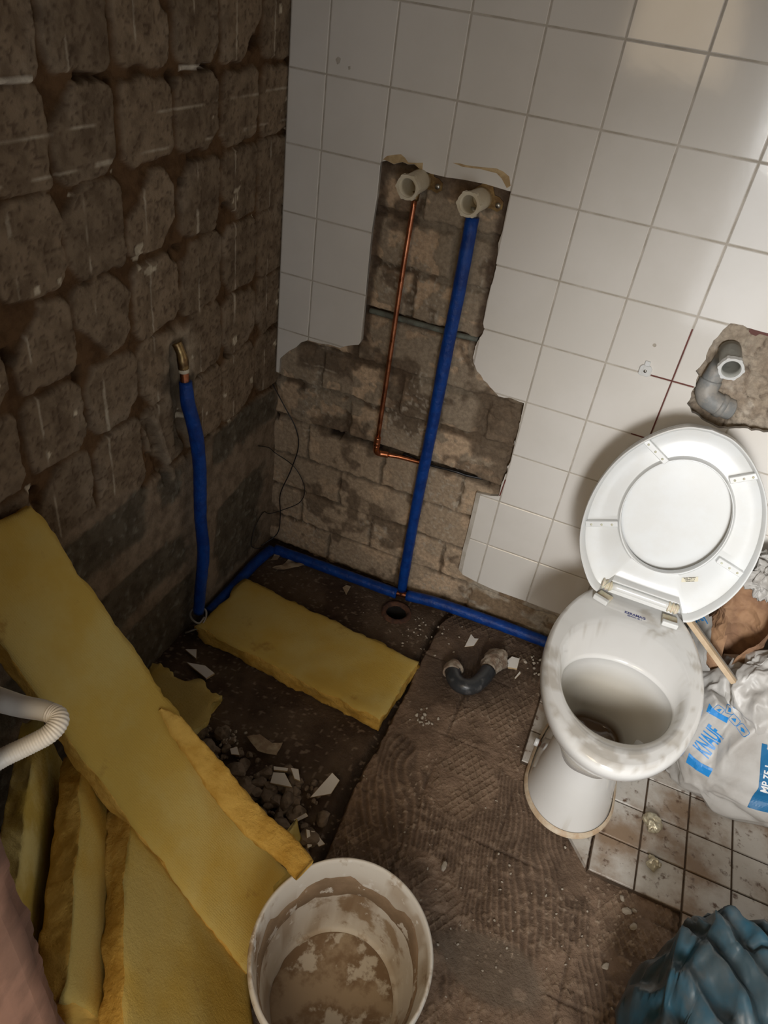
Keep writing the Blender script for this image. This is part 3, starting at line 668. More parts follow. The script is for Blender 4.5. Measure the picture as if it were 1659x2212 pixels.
p1 = plug('building_plug', (.338, .010, 1.150), (.333, -.062, 1.144), .0235, M['plug'], 'ivory plastic plug above the bare copper pipe', 'plug')
bracket(p1, .345, 1.150)
p2 = plug('building_plug', (.482, .010, 1.141), (.473, -.062, 1.139), .0235, M['plug'], 'ivory plastic plug above the tall blue pipe', 'plug')
bracket(p2, .487, 1.141)
p3 = plug('building_plug', (1.081, .020, .955), (1.089, -.060, .945), .0225, M['grey_plug'], 'grey plug with white rim in the broken plaster above the toilet', 'plug')
for o in p3.children:
    if o.name.startswith('collar'): o.data.materials[0] = M['seat']
    if o.name.startswith('bottom'): o.data.materials[0] = M['bucket'] if 0 else M['scrap']

cp = thing('copper_pipe', (.335, -.02, .44), 'thin bare copper pipe running down the back wall left of the blue pipe', 'pipe')
tube('pipe', [(.3395, -.022, 1.118), (.3375, -.028, .95), (.3360, -.028, .70), (.3340, -.026, .50)], .0062, M['copper'], cp, 20)
tube('elbow', [(.3340, -.026, .497), (.3330, -.025, .462), (.3345, -.020, .447), (.3420, -.012, .4405), (.3640, -.006, .4400)], .0085, M['copper'], cp, 20)
tube('pipe', [(.3640, -.006, .4400), (.40, .004, .4395), (.47, .012, .4392)], .0060, M['copper'], cp, 16)
tube('fitting', line((.3400, -.022, 1.112), (.3405, -.020, 1.130), 4), .0085, M['brass'], cp, 12, raw=True)
for z in (.478, .468): tube('joint_ring', line((.3336, -.0258, z), (.3336, -.0258, z + .003), 2), .0094, M['copper'], cp, 20, raw=True)

bp = thing('insulated_pipe', (.48, -.03, 0), 'tall blue foam wrapped pipe standing against the bare brick strip', 'pipe')
tube('foam_sleeve', [(.4790, -.030, 1.108), (.4800, -.031, .93), (.4785, -.031, .79), (.4790, -.032, .58), (.4770, -.032, .37), (.4790, -.034, .14), (.4830, -.038, .012)], [.0150, .0158, .0155, .0162, .0150, .0156, .0150, .0158, .0140], M['blue_foam'], bp, 24, bumps=.0010, s=4)
tube('pipe_end', line((.4785, -.029, 1.105), (.4790, -.022, 1.126), 4), .0095, M['zinc'], bp, 16, raw=True)
tube('tee_joint', [(.470, -.040, -.006), (.484, -.039, -.004), (.500, -.038, -.003)], .0085, M['copper'], bp, 16)
tube('tee_joint', [(.4840, -.038, .016), (.4840, -.039, -.004)], .0085, M['copper'], bp, 16)
b2 = tube('insulated_pipe', [(.470, -.040, -.008), (.38, -.040, -.010), (.26, -.040, -.012), (.14, -.042, -.012), (.05, -.045, -.012)], .0165, M['blue_foam'], None, 24, bumps=.001, s=6)
tag(b2, 'blue foam wrapped pipe lying along the foot of the back wall from corner to drain', 'pipe')
b3 = tube('insulated_pipe', [(.502, -.038, -.002), (.58, -.034, .008), (.68, -.030, .010), (.80, -.029, .012), (.95, -.028, .012), (1.10, -.028, .010)], .0168, M['blue_foam'], None, 24, bumps=.0012, s=7)
tag(b3, 'blue foam wrapped pipe on the floor running behind the toilet', 'pipe')
b4 = tube('insulated_pipe', [(.040, -.052, -.012), (.030, -.14, -.012), (.030, -.26, -.012), (.028, -.385, -.012)], .0165, M['blue_foam'], None, 24, bumps=.001, s=8)
tag(b4, 'dark blue foam wrapped pipe on the floor along the left wall', 'pipe')
b5 = thing('insulated_pipe', (.03, -.43, 0), 'blue foam wrapped pipe climbing the left block wall to a brass tap elbow', 'pipe')
tube('foam_sleeve', [(.020, -.444, .742), (.024, -.443, .690), (.032, -.428, .600), (.034, -.420, .500), (.035, -.424, .360), (.034, -.414, .240), (.030, -.424, .130), (.028, -.436, .035)], [.0140, .0160, .0165, .016, .0155, .016, .0155, .015], M['blue_foam'], b5, 24, bumps=.0012, s=9)
tube('pipe_end', [(.018, -.443, .735), (.017, -.444, .775)], .0095, M['copper'], b5, 16)
tube('white_tape', line((.017, -.444, .764), (.0165, -.444, .773), 3), .0115, M['plug'], b5, 16, raw=True)
tube('brass_elbow', [(.0165, -.444, .772), (.015, -.444, .792), (.010, -.443, .808), (.000, -.442, .826)], [.0115, .0125, .0100, .0110], M['brass'], b5, 16)
tube('cloth_tie', [(.050, -.44, .030), (.046, -.46, .022), (.028, -.463, .028), (.012, -.452, .030), (.008, -.436, .034), (.020, -.420, .036), (.040, -.420, .034), (.052, -.438, .026), (.050, -.462, .012), (.030, -.475, -.002), (.014, -.480, -.014)], .0028, M['wood_grey'], b5, 8, bumps=.0012)

cg = tube('old_conduit', [(.252, .015, .8215), (.32, .013, .8225), (.42, .014, .8225), (.50, .013, .8240), (.538, .016, .8260)], .0070, M['conduit_grey'], None, 14, bumps=.0008)
tag(cg, 'grey green conduit buried across the brick strip behind the two pipes', 'conduit')
bl = tube('black_cable', [(.40, .016, .444), (.48, .012, .441), (.55, .014, .445), (.59, .022, .440), (.63, .030, .441)], .0035, M['black_wire'], None, 10, bumps=.0015)
tag(bl, 'black cable end in the dark groove right of the blue pipe', 'cable')
w1 = tube('wire', [(-.002, -.010, .545), (.041, -.018, .495), (.083, -.020, .436), (.095, -.020, .376), (.076, -.022, .288), (.046, -.022, .190), (.050, -.022, .110), (.046, -.030, .040), (.012, -.070, .004)], .0017, M['black_wire'], None, 8)
tag(w1, 'thin black wire hanging in a wavy line down the wall corner', 'wire')
w2 = tube('wire', [(.004, -.09, .385), (.010, -.04, .355), (.020, -.014, .325), (.083, -.012, .298), (.121, -.012, .238), (.111, -.014, .182), (.060, -.016, .134), (.012, -.020, .100), (.004, -.05, .120), (.004, -.10, .090), (.006, -.12, .040), (.012, -.09, .008), (.030, -.06, .002)], .0013, M['black_wire'], None, 8)
tag(w2, 'very thin loop of wire bridging both walls of the corner', 'wire')

# grey waste pipe inside the broken plaster
wp = thing('waste_pipe', (1.08, .01, .87), 'grey waste pipe with elbow set in the broken plaster below the grey plug', 'pipe')
tube('pipe', [(1.082, .034, .950), (1.076, .030, .912), (1.070, .027, .876)], .0210, M['lead'], wp, 24, bumps=.001)
tube('elbow', [(1.070, .027, .878), (1.070, .022, .852), (1.084, .020, .836), (1.112, .022, .828), (1.132, .030, .824)], .0245, M['lead'], wp, 24, bumps=.0015)
tube('socket_ring', line((1.104, .021, .830), (1.116, .022, .827), 3), .0270, M['lead'], wp, 24, raw=True)

sc = thing('wall_clip', (.93, 0, .8735), 'small white clip screwed to the tiles above the toilet lid', 'clip')
Mw = Matrix(((1, 0, 0, 0), (0, 0, -1, 0), (0, 1, 0, 0), (0, 0, 0, 1)))
prism('clip_body', [(.917, .860), (.922, .857), (.938, .857), (.944, .861), (.944, .876), (.939, .882), (.921, .882), (.917, .877)], .0005, .0055, M['seat'], sc, Mw, bv=.001)
prism('clip_tongue', [(.924, .881), (.936, .881), (.936, .892), (.924, .892)], .0005, .0040, M['seat'], sc, Mw, bv=.001)
prism('clip_channel', [(.925, .859), (.936, .859), (.936, .881), (.925, .881)], .0055, .0068, M['seat'], sc, Mw)
tube('screw', line((.9305, -.006, .870), (.9305, -.0085, .870), 3), .0035, M['zinc'], sc, 12, raw=True)
dw = tube('wall_plug', line((.930, .003, .9298), (.930, .014, .9298), 3), .0040, M['dark'], None, 12, inner=.6, raw=True)
tag(dw, 'dark dowel in the drilled hole in the tile above the white clip', 'dowel')

# drain and old trap in the floor
dr = thing('floor_drain', (*DRAIN, -.03), 'round rusty drain opening in the dark floor beside the yellow slab', 'drain')
th = np.linspace(0, 2 * np.pi, 41)[:-1]
def ring(r, z, c=DRAIN, s=0): return np.stack([c[0] + r * np.cos(th), c[1] + r * np.sin(th), np.full(40, z) + .0015 * vnoise(np.cos(th) * 4, np.sin(th) * 4, 0, s)], -1)
loft('collar', [ring(.047, -.036), ring(.0455, -.0255, s=2), ring(.038, -.022, s=3), ring(.033, -.025), ring(.0305, -.034)], M['rust'], dr)
loft('pipe_wall', [ring(.0305, -.034), ring(.0300, -.14)], M['dark'], dr)  # near-black colour stands in for the unlit depth, sump included
loft('sump', [ring(.0272, -.138), ring(.0265, -.14)], M['dark'], dr, cap1=True)

tr = thing('trap_pipe', (.77, -.27, 0), 'black bent drain trap lying in the torn up screed', 'pipe')
tube('bend', [(.724, -.262, .012), (.736, -.292, .016), (.762, -.310, .018), (.790, -.298, .020), (.806, -.262, .020), (.812, -.226, .022)], .0215, M['black_pipe'], tr, 26, bumps=.0022)
tube('socket', [(.7290, -.248, .010), (.7225, -.262, .012), (.7250, -.276, .014)], .0245, M['mortar_lump'], tr, 22, bumps=.004, inner=.8)
tube('mortar_crust', [(.808, -.222, .020), (.814, -.196, .018), (.822, -.165, .012), (.826, -.150, .008)], [.022, .028, .030, .026], M['mortar_lump'], tr, 24, bumps=.010, s=13)

# ------------------------------------------------------------------ toilet
TCX = 1.092
def oval(z, yf, yb, hw, cx=TCX, n=112, pw=2.0, cy=None):
    t = np.linspace(0, 2 * np.pi, n, endpoint=False)
    cy = (yf + yb) / 2 if cy is None else cy
    c, s_ = np.cos(t), np.sin(t)
    x = hw * np.sign(c) * np.abs(c) ** (2 / pw); y = np.where(s_ < 0, (cy - yf) * s_, (yb - cy) * s_)
    return np.stack([cx + x, cy + y, np.full(n, z)], -1)
toilet = thing('toilet', (TCX, -.40, 0), 'white floor standing toilet with its seat and lid raised', 'toilet')
O = -.43
rings = [oval(.001, -.590, -.18, .101, cy=-.47), oval(.006, -.588, -.18, .100, cy=-.47), oval(.05, -.574, -.18, .092, cy=-.46), oval(.12, -.556, -.18, .082, cy=-.45), oval(.18, -.548, -.17, .079, cy=-.43),
         oval(.225, -.556, -.165, .086, cy=O), oval(.262, -.592, -.155, .108, cy=O), oval(.295, -.636, -.15, .134, cy=O), oval(.33, -.673, -.147, .154, cy=O), oval(.36, -.695, -.145, .1655, cy=O),
         oval(.378, -.7025, -.145, .169, cy=O), oval(.391, -.703, -.145, .1685, cy=O), oval(.399, -.697, -.147, .165, cy=O), oval(.4025, -.688, -.15, .159, cy=O),
         oval(.4025, -.664, -.285, .139, cy=-.45), oval(.400, -.652, -.305, .132, cy=-.46), oval(.388, -.634, -.345, .124, cy=-.47), oval(.376, -.617, -.380, .1175, cy=-.48), oval(.371, -.611, -.391, .1155, cy=-.485),
         oval(.366, -.612, -.388, .116, cy=-.485), oval(.345, -.612, -.385, .116, cy=-.485), oval(.31, -.604, -.383, .112, pw=2.3, cy=-.485), oval(.28, -.598, -.384, .106, pw=3.2, cy=-.485), oval(.23, -.575, -.386, .090, pw=3.6, cy=-.48),
         oval(.195, -.560, -.385, .072, pw=3.0, cy=-.47), oval(.168, -.550, -.388, .066, pw=3.2, cy=-.46), oval(.160, -.54, -.395, .058, pw=3, cy=-.46)]
rings = rings[:14] + [rings[13] * (1 - f) + rings[14] * f for f in np.linspace(0, 1, 18)[1:-1]] + rings[14:]; V = np.concatenate(rings); n_r = len(rings)
kk = np.repeat(np.arange(n_r), 112)
dirt_and_dark = fbm(V[:, 0] * 34, V[:, 1] * 34, V[:, 2] * 34, 4, 5); d2 = fbm(V[:, 0] * 7, V[:, 1] * 7, V[:, 2] * 7, 3, 8)
rimz = ((kk >= 12) & (kk <= 32)).astype(float)
cc = np.ones((len(V), 3))
cc = mix(cc, np.array([.58, .53, .46]), rimz * ss(-.05, .25, dirt_and_dark + .45 * d2 - .30 * ss(-.42, -.30, V[:, 1])) * .7)
deep_shade = ss(.37, .28, V[:, 2]) * (kk >= 35); cc = mix(cc, np.array([.66, .61, .52]), deep_shade * .85)  # shade inside the bowl, put into the ceramic colour
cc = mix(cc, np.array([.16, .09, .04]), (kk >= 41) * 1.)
cc = mix(cc, np.array([.70, .64, .55]), (kk <= 8) * ss(.35, .6, fbm(V[:, 0] * 30, V[:, 1] * 30, V[:, 2] * 5, 3, 12)) * .5)
loft('bowl', rings, M['ceramic'], toilet, cap1=True, cols=cc)
loft('silicone_seal', [oval(.0005, -.600, -.17, .1085, cy=-.47), oval(.004, -.599, -.17, .1075, cy=-.47), oval(.009, -.590, -.175, .1015, cy=-.47)], M['silicone'], toilet)
# inner flush duct: the flat wedge that leads down the back of the bowl
V, F = box_vf(TCX - .026, TCX + .052, -.432, -.370, .13, .352); V = [(x, y + (.352 - z) * -.10, z) for x, y, z in V]
if 0: bevel(mesh_obj('flush_duct', V, F, M['ceramic'], toilet, True, np.ones((8, 3)) * np.array([.9, .87, .80])), .012, 4)
mesh_obj('stain', [(TCX - .056 + .006 * math.cos(a) + .002 * (k % 3), -.3905, .318 + .022 * math.sin(a)) for k, a in enumerate(np.linspace(0, 6.28, 12)[:-1])], [tuple(range(11))], M['rust'], toilet, False)
for (x, yy) in ((TCX - .095, -.405),):
    tube('fixing_hole', line((x, yy, .035), (x - .012, yy, .036), 2), .0065, M['rust'], toilet, 14, raw=True)
    tube('fixing_ring', line((x - .006, yy, .0355), (x - .016, yy, .0362), 3), .0100, M['seat'], toilet, 18, raw=True, inner=.68)
bm = text_vf('KERAMAG', .0105, bold=.0003)
def stamp(bm, name, o, ux, uy, mat, parent):
    Mx = frame(o, ux, uy); bmesh.ops.transform(bm, matrix=Mx, verts=bm.verts[:]); me = bpy.data.meshes.new(name); bm.to_mesh(me); bm.free(); me.materials.append(mat)
    return local(link(bpy.data.objects.new(name, me)), parent)
stamp(bm, 'maker_stamp', (1.0925, -.2590, .4032), (1, 0.02, 0), (0, 1, 0), M['stamp'], toilet)
stamp(text_vf('RENOVA NR. 1', .0050, bold=.0002), 'maker_stamp', (1.0925, -.2675, .4032), (1, .02, 0), (0, 1, 0), M['stamp'], toilet)

TA = math.radians(15); TU = np.array([0, math.sin(TA), math.cos(TA)]); TN = np.array([0, -math.cos(TA), math.sin(TA)]); TO = np.array([1.09, -.215, .42])
def tp(u, v, h=0): return TO + np.array([1, 0, 0]) * u + TU * v + TN * h
ctrl = [(0, .423), (.050, .414), (.100, .381), (.146, .327), (.174, .265), (.187, .195), (.184, .125), (.168, .070), (.142, .025), (.118, -.004), (.098, -.014), (.080, -.014)]
OUT = smooth_path([(x, y, 0) for x, y in ctrl], 10)[:, :2]
OUT = np.vstack([OUT, [(.0, -.014)]]); OUT = np.vstack([OUT, np.stack([-OUT[::-1, 0], OUT[::-1, 1]], -1)]); OUT[:, 0] += .006
CX, CY = .006, .214
ang_o = np.unwrap(np.arctan2(OUT[:, 1] - CY, OUT[:, 0] - CX)); rad_o = np.hypot(OUT[:, 0] - CX, OUT[:, 1] - CY)
NT = 240; TH = np.linspace(0, 2 * np.pi, NT, endpoint=False)
def r_out(t):
    a = (ang_o[::-1] if ang_o[0] > ang_o[-1] else ang_o); r = (rad_o[::-1] if ang_o[0] > ang_o[-1] else rad_o)
    tt = (t - a[0]) % (2 * np.pi) + a[0]; return np.interp(tt, a, r)
RO = r_out(TH)
RN = RO.copy()
for i, t in enumerate(TH):
    if math.sin(t) < 0:
        r = (CY - .026) / -math.sin(t)
        if abs(r * math.cos(t)) < .082: RN[i] = min(RN[i], r)
RI = 1 / np.sqrt((np.cos(TH) / .112) ** 2 + (np.sin(TH) / .132) ** 2)
def seat_ring(prof, ri, ro):
    out = []
    for s, h in prof:
        r = ri + (ro - ri) * s; out.append(np.array([tp(CX + r[i] * math.cos(TH[i]), CY + r[i] * math.sin(TH[i]), h) for i in range(NT)]))
    return out
prof = [(0, -.006), (.0, .010), (.012, .0125), (.035, .0125), (.055, .010), (.075, .003), (.11, .0005), (.5, -.001), (.83, .0000), (.865, .0015), (.925, .0180), (.950, .0200), (.985, .0195), (1, .016), (1.0, -.003), (.96, -.008), (.5, -.012), (.05, -.010), (0, -.006)]
seat = loft('seat_ring', seat_ring(prof, RI, RN), M['seat'], toilet)
em = seat.modifiers.new('es', 'EDGE_SPLIT'); em.split_angle = math.radians(38)
for (a, b) in (((-.112, .360), (-.054, .327)), ((.078, .329), (.126, .357)), ((-.170, .136), (-.103, .160)), ((.120, .154), (.178, .138))):
    a, b = np.array(a), np.array(b); d = b - a; L = np.linalg.norm(d); d /= L; q = np.array([-d[1], d[0]])
    if q[1] < 0: q = -q
    poly = [a + q * .007, a - q * .007, b - q * .007, b + q * .007]
    Mx = Matrix(((1, 0, TN[0], TO[0]), (0, TU[1], TN[1], TO[1]), (0, TU[2], TN[2], TO[2]), (0, 0, 0, 1)))
    o = prism('rib', [(p[0], p[1]) for p in poly], -.002, .0145, M['seat'], toilet, Mx, bv=.0012); o.parent = seat; o.data.transform(Matrix.Translation(Vector((0, 0, 0))))
    for f in (.18, .5, .82):
        c_ = a + d * L * f - q * .001
        tube('rivet', line(tp(*c_, .0140), tp(*c_, .0155), 2), .0026, M['hinge'], None, 10, raw=True).name = 'rivet'
        rv = bpy.data.objects['rivet'] if 'rivet' in bpy.data.objects else None
        rv = [x for x in COL.objects if x.name.startswith('rivet') and x.parent is None][0]; rv.parent = seat; rv.data.transform(Matrix.Translation(-toilet.location))
lidr = RO * .985
prof2 = [(.0, -.024), (.45, -.024), (.78, -.024), (.90, -.022), (.97, -.018), (1.0, -.020), (1.0, -.030), (.97, -.036), (.6, -.040), (.0, -.040)]
lid = loft('lid', seat_ring(prof2, RO * 0 + .001, lidr), M['seat'], toilet, cap0=True, cap1=True)
# hinge: bar, curled knuckles, brackets
hb = tube('hinge_bar', line(tp(-.066, .010, .006), tp(.070, .010, .006), 12), .0088, M['seat'], toilet, 24, raw=True)
hl = loft('hinge_lip', [np.array([tp(x, v, h) for v, h in ((.024, -.004), (.024, -.001), (.006, .010), (-.006, .010), (-.006, .007), (.004, .004))]) for x in np.linspace(-.070, .078, 6)], M['seat'], toilet, smooth=False)
for (x0, ry) in ((-.074, .35), (.078, -.05)):
    hg = tube('hinge_knuckle', line(tp(x0 - .014, .008, .006), tp(x0 + .010, .008, .006), 20), .0115, M['hinge'], toilet, 20, raw=True, ripple=(.0085, .14))
    c = tp(x0, -.004, .022); Mx = Matrix.Translation(Vector((c[0], c[1], .4135))) @ Matrix.Rotation(ry * -1, 4, 'Z')
    V, F = box_vf(-.017, .017, -.020, .014, -.0095, -.003); hb_ = mesh_obj('hinge_plate', [Mx @ Vector(v) for v in V], F, M['hinge'], toilet, False); bevel(hb_, .002)
    V, F = box_vf(-.018, .018, -.024, -.013, -.0095, .004); hb_ = mesh_obj('hinge_stop', [Mx @ Vector(v) for v in V], F, M['seat'], toilet, False); bevel(hb_, .0025)
# paper label on the seat underside
st = mesh_obj('paper_label', [tp(.069, .083, .0012), tp(.100, .098, .0012), tp(.1035, .087, .0012), tp(.0715, .0725, .0012)], [(0, 3, 2, 1)], M['label_paper'], toilet, False); st.parent = toilet
ux = np.array(tp(.100, .098) - tp(.069, .083)); ux /= np.linalg.norm(ux); uy = np.cross(TN, ux)
for k, (s_, sz) in enumerate((('Sanitär Wiegmann', .0034), ('Langstraße 11 - 74', .0028), ('D-63450 Hanau', .0028))):
    c = tp(.0860, .0852, .0020) + uy * (.0042 - .0040 * k); stamp(text_vf(s_, sz, bold=.00012), 'label_print', c, tuple(ux), tuple(uy), M['ink_black'], toilet)

# ------------------------------------------------------------------ glass wool
def slab(name, o, ux, uy, L, Wd, T, label, cat='insulation', mats=('wool', 'wool_side'), bend=None, group=None, step=.008, s=1, rag=.006, wav=.004):
    """a slab with its top face spanned by ux (length) and uy (width) from corner o, thickness below it; frayed cut sides"""
    ux = np.array(ux, float); ux /= np.linalg.norm(ux); uy = np.array(uy, float); uy -= ux * (uy @ ux); uy /= np.linalg.norm(uy); uz = np.cross(ux, uy)
    nl, nw, nt = max(3, int(L / step)), max(3, int(Wd / step)), max(3, int(T / step) + 1)
    bm = bmesh.new(); vs = {}
    def key(i, j, k): return (i, j, k)
    def vert(i, j, k):
        q = (i, j, k)
        if q in vs: return vs[q]
        a, b, c = i / nl * L, j / nw * Wd, -k / nt * T
        p = np.array([a, b, c])
        n1 = vnoise(p[0] * 22 + s, p[1] * 22, p[2] * 22, s); n2 = vnoise(p[0] * 75 + s, p[1] * 75, p[2] * 75, s + 3); n3 = vnoise(p[0] * 7 + s, p[1] * 7, 0, s + 9)
        ex = (-1 if i == 0 else 1 if i == nl else 0); ey = (-1 if j == 0 else 1 if j == nw else 0)
        p = p + np.array([ex, 0, 0]) * (rag * (n1 + .6 * n2)) + np.array([0, ey, 0]) * (rag * (n1 + .6 * n2))
        # rounded shoulders
        da, db = min(a, L - a), min(b, Wd - b); sh = max(0, 1 - da / .012) + max(0, 1 - db / .012)
        p[2] += (-.004 * min(sh, 1.5) if k == 0 else (.004 * min(sh, 1.5) if k == nt else 0)) + wav * n3 + (.0012 * n1 if k in (0, nt) else 0)
        if bend: p[2] += bend(a / L, b / Wd)
        vs[q] = bm.verts.new(tuple(np.array(o) + ux * p[0] + uy * p[1] + uz * p[2])); return vs[q]
    def face(a, b, c, d, m):
        f = bm.faces.new((vert(*a), vert(*b), vert(*c), vert(*d))); f.material_index = m; f.smooth = True
    for i in range(nl):
        for j in range(nw):
            face((i, j, 0), (i + 1, j, 0), (i + 1, j + 1, 0), (i, j + 1, 0), 0); face((i, j, nt), (i, j + 1, nt), (i + 1, j + 1, nt), (i + 1, j, nt), 0)
    for k in range(nt):
        for i in range(nl):
            face((i, 0, k + 1), (i + 1, 0, k + 1), (i + 1, 0, k), (i, 0, k), 1); face((i, nw, k), (i + 1, nw, k), (i + 1, nw, k + 1), (i, nw, k + 1), 1)
        for j in range(nw):
            face((0, j, k), (0, j + 1, k), (0, j + 1, k + 1), (0, j, k + 1), 1); face((nl, j, k + 1), (nl, j + 1, k + 1), (nl, j + 1, k), (nl, j, k), 1)
    bmesh.ops.recalc_face_normals(bm, faces=bm.faces[:])
    me = bpy.data.meshes.new(name); bm.to_mesh(me); bm.free()
    for m in mats: me.materials.append(M[m])
    ob = link(bpy.data.objects.new(name, me)); tag(ob, label, cat, group); return ob
# flat slab on the shower floor: far-left corner, along its long side
slab('insulation_slab', (.038, -.470, .018), (.57, -.045, 0), (.03, .235, 0), .575, .235, .050, 'flat yellow insulation slab lying alone on the floor near the drain', s=3, wav=.003)
# long slab leaning from the left wall down to the bucket
A0 = np.array([.0, -.95, .705]); AL = np.array([.60, -.02, -.735])
slab('insulation_slab', (.008, -1.083, .710), (.648, -.085, -.705), (.02, .17, 0.005), .912, .176, .056, 'long narrow yellow insulation slab leaning diagonally from the left wall to the bucket', s=5, wav=.003, rag=.004)
# three stacked under it, edges up
HD = np.array([.172, -.230, 0]); HN = np.array([.80, .60, 0]); HN /= np.linalg.norm(HN)
def leaning(front_pt, ztop, drop, tilt, T, label, L, back, s, mats=('wool', 'wool_side')):
    d = HD / np.linalg.norm(HD); dn = HN * math.sin(tilt) + np.array([0, 0, -1]) * math.cos(tilt)
    o = np.array([front_pt[0], front_pt[1], ztop]) - d * back
    # top face is the slope that looks right and up
    slab('insulation_slab', o, dn, d, drop, L, T, label, s=s, mats=mats, wav=.002)
leaning((.336, -1.160), .272, .335, math.radians(35), .050, 'wide yellow insulation slab at the bottom edge, below the long leaning one', .42, .05, 7)
leaning((.247, -1.165), .345, .37, math.radians(20), .048, 'narrowly showing insulation slab, middle one of the three stood on edge at lower left', .40, .08, 8)
leaning((.182, -1.185), .40, .41, math.radians(8), .040, 'pale streaky insulation slab standing furthest left, beneath the white conduit', .36, .10, 9, ('wool_pale', 'wool_pale'))
# thin offcut bent over the slab edge, its tip on the bucket rim
def offcut():
    P = smooth_path([(.312, -.968, .392), (.350, -.968, .360), (.410, -.972, .300), (.475, -.985, .250), (.535, -1.000, .232), (.600, -1.012, .224), (.655, -1.030, .218)], 9)
    n = len(P); wd = np.interp(np.linspace(0, 1, n), [0, .12, .4, .7, 1], [.006, .028, .050, .050, .044]); V, F = [], []
    T_ = np.gradient(P, axis=0); T_ /= np.linalg.norm(T_, axis=1)[:, None]; m = 16
    for i in range(n):
        side = np.cross(T_[i], (0, -.25, 1)); side /= np.linalg.norm(side); up = np.cross(side, T_[i])
        for k in range(m):
            a = 2 * np.pi * k / m; sx, sz = np.sign(np.cos(a)) * abs(np.cos(a)) ** .45, np.sign(np.sin(a)) * abs(np.sin(a)) ** .45
            p = P[i] + side * (wd[i] / 2 * sx) + up * (.013 * sz)
            p = p + side * sx * .0035 * vnoise(p[0] * 80, p[1] * 80, p[2] * 80, 5) + up * .002 * vnoise(p[0] * 50, p[1] * 50, p[2] * 50, 6); V.append(p)
    for i in range(n - 1):
        for k in range(m): F.append((i * m + k, i * m + (k + 1) % m, (i + 1) * m + (k + 1) % m, (i + 1) * m + k))
    F.append(tuple(range(m))); F.append(tuple((n - 1) * m + k for k in range(m - 1, -1, -1)))
    o = mesh_obj('insulation_offcut', V, F, M['wool_side']); tag(o, 'thin bent strip of yellow insulation with its tip on the bucket rim', 'insulation')
offcut()
slab('insulation_offcut', (.020, -.755, .004), (.20, .0, .004), (-.01, .125, .01), .205, .125, .044, 'small torn yellow insulation piece on the floor between wall and leaning slab', s=12, rag=.016, wav=.012, mats=('wool', 'wool_pale'), step=.006)
slab('insulation_offcut', (.560, -.985, -.006), (.02, .13, 0), (-.02, 0, .10), .12, .07, .012, 'pale sliver of insulation standing between leaning slab and bucket', s=14, rag=.004, mats=('wool_pale', 'wool_pale'), step=.006)

# ------------------------------------------------------------------ bucket
BX, BY = .771, -1.114
bk = thing('bucket', (BX, BY, -.012), 'round white bucket smeared with dried plaster at the bottom edge', 'bucket')
def circ(r, z, n=96, ax=1.0, cx=BX, cy=BY):
    t = np.linspace(0, 2 * np.pi, n, endpoint=False); w = 1 + .004 * vnoise(np.cos(t) * 2, np.sin(t) * 2, z * 3, 5)
    return np.stack([cx + r * .965 * w * np.cos(t) , cy + r * 1.02 * w * np.sin(t), np.full(n, z)], -1)
rg = [circ(.126, -.010), circ(.129, -.008), circ(.150, .170), circ(.152, .176), circ(.158, .177), circ(.160, .182), circ(.160, .196), circ(.158, .200), circ(.1555, .2015), circ(.153, .200), circ(.1520, .190), circ(.1505, .185), circ(.147, .165), circ(.140, .11), circ(.132, .045), circ(.126, .002), circ(.121, -.004), circ(.06, -.004), circ(.004, -.004)]
Vb = np.concatenate(rg); ri_ = np.repeat(np.arange(len(rg)), 96)
ang = np.arctan2(Vb[:, 1] - BY, Vb[:, 0] - BX)
bc = np.ones((len(Vb), 3))
lay = fbm(np.cos(ang) * 3, np.sin(ang) * 3, Vb[:, 2] * 26, 4, 6)
bc = mix(bc, np.array([.58, .47, .36]), (ri_ > 9) * ss(.155, .135, np.abs(Vb[:, 2] - .10) + .075) * 0 + (ri_ > 10) * ss(.0, .25, lay) * .7)
bc = mix(bc, np.array([.75, .66, .56]), (ri_ >= 16) * ss(-.2, .3, fbm(Vb[:, 0] * 9, Vb[:, 1] * 9, 0, 3, 4)) * .8)
loft('body', rg, M['bucket'], bk, cap0=True, cap1=True, cols=bc)
# dried plaster skin on the inside wall and the cake on the bottom
tt = np.linspace(0, 2 * np.pi, 97)[:-1]
top = .142 + .026 * fbm(np.cos(tt) * 3, np.sin(tt) * 3, 0, 3, 14); bot = .100 + .012 * fbm(np.cos(tt) * 4, np.sin(tt) * 4, 2, 3, 15)
def rin(z): return np.interp(z, [-.004, .002, .045, .11, .165, .185], [.121, .126, .132, .140, .147, .1505])
def wl_(z, d): r = rin(z) - d; return np.stack([BX + r * .965 * np.cos(tt), BY + r * 1.02 * np.sin(tt), z], -1)
skin = pbr('dried_plaster', (.34, .24, .155), .8, (.25, .175, .11), 12, c3=(.74, .70, .64), scale3=26, ramp3=(.57, .61), bump=.5, bscale=60)
loft('plaster_ring', [wl_(bot, .0002), wl_(bot + .003, .0018), wl_((top + bot) / 2, .0020), wl_(top - .003, .0018), wl_(top, .0002)], skin, bk)
cake = [np.stack([BX + r * .965 * (1 + .03 * fbm(np.cos(tt) * 3 * r * 10, np.sin(tt) * 3, 0, 3, 16)) * np.cos(tt), BY + r * 1.02 * np.sin(tt), np.full(96, z)], -1) for r, z in ((.116, -.0035), (.112, .0005), (.06, .001), (.002, .0012))]
skin2 = pbr('plaster_cake', (.52, .42, .31), .75, (.30, .21, .135), 11, c3=(.74, .70, .63), scale3=13, ramp3=(.54, .60), bump=.4, bscale=50, ramp=(.42, .56))
loft('plaster_cake', cake, skin2, bk, cap1=True)
lab = [np.array([[BX + r * .965 * math.cos(a), BY + r * 1.02 * math.sin(a), z] for a in np.linspace(2.42, 2.86, 12)]) for r, z in ((.163, .120), (.166, .150), (.172, .185))]
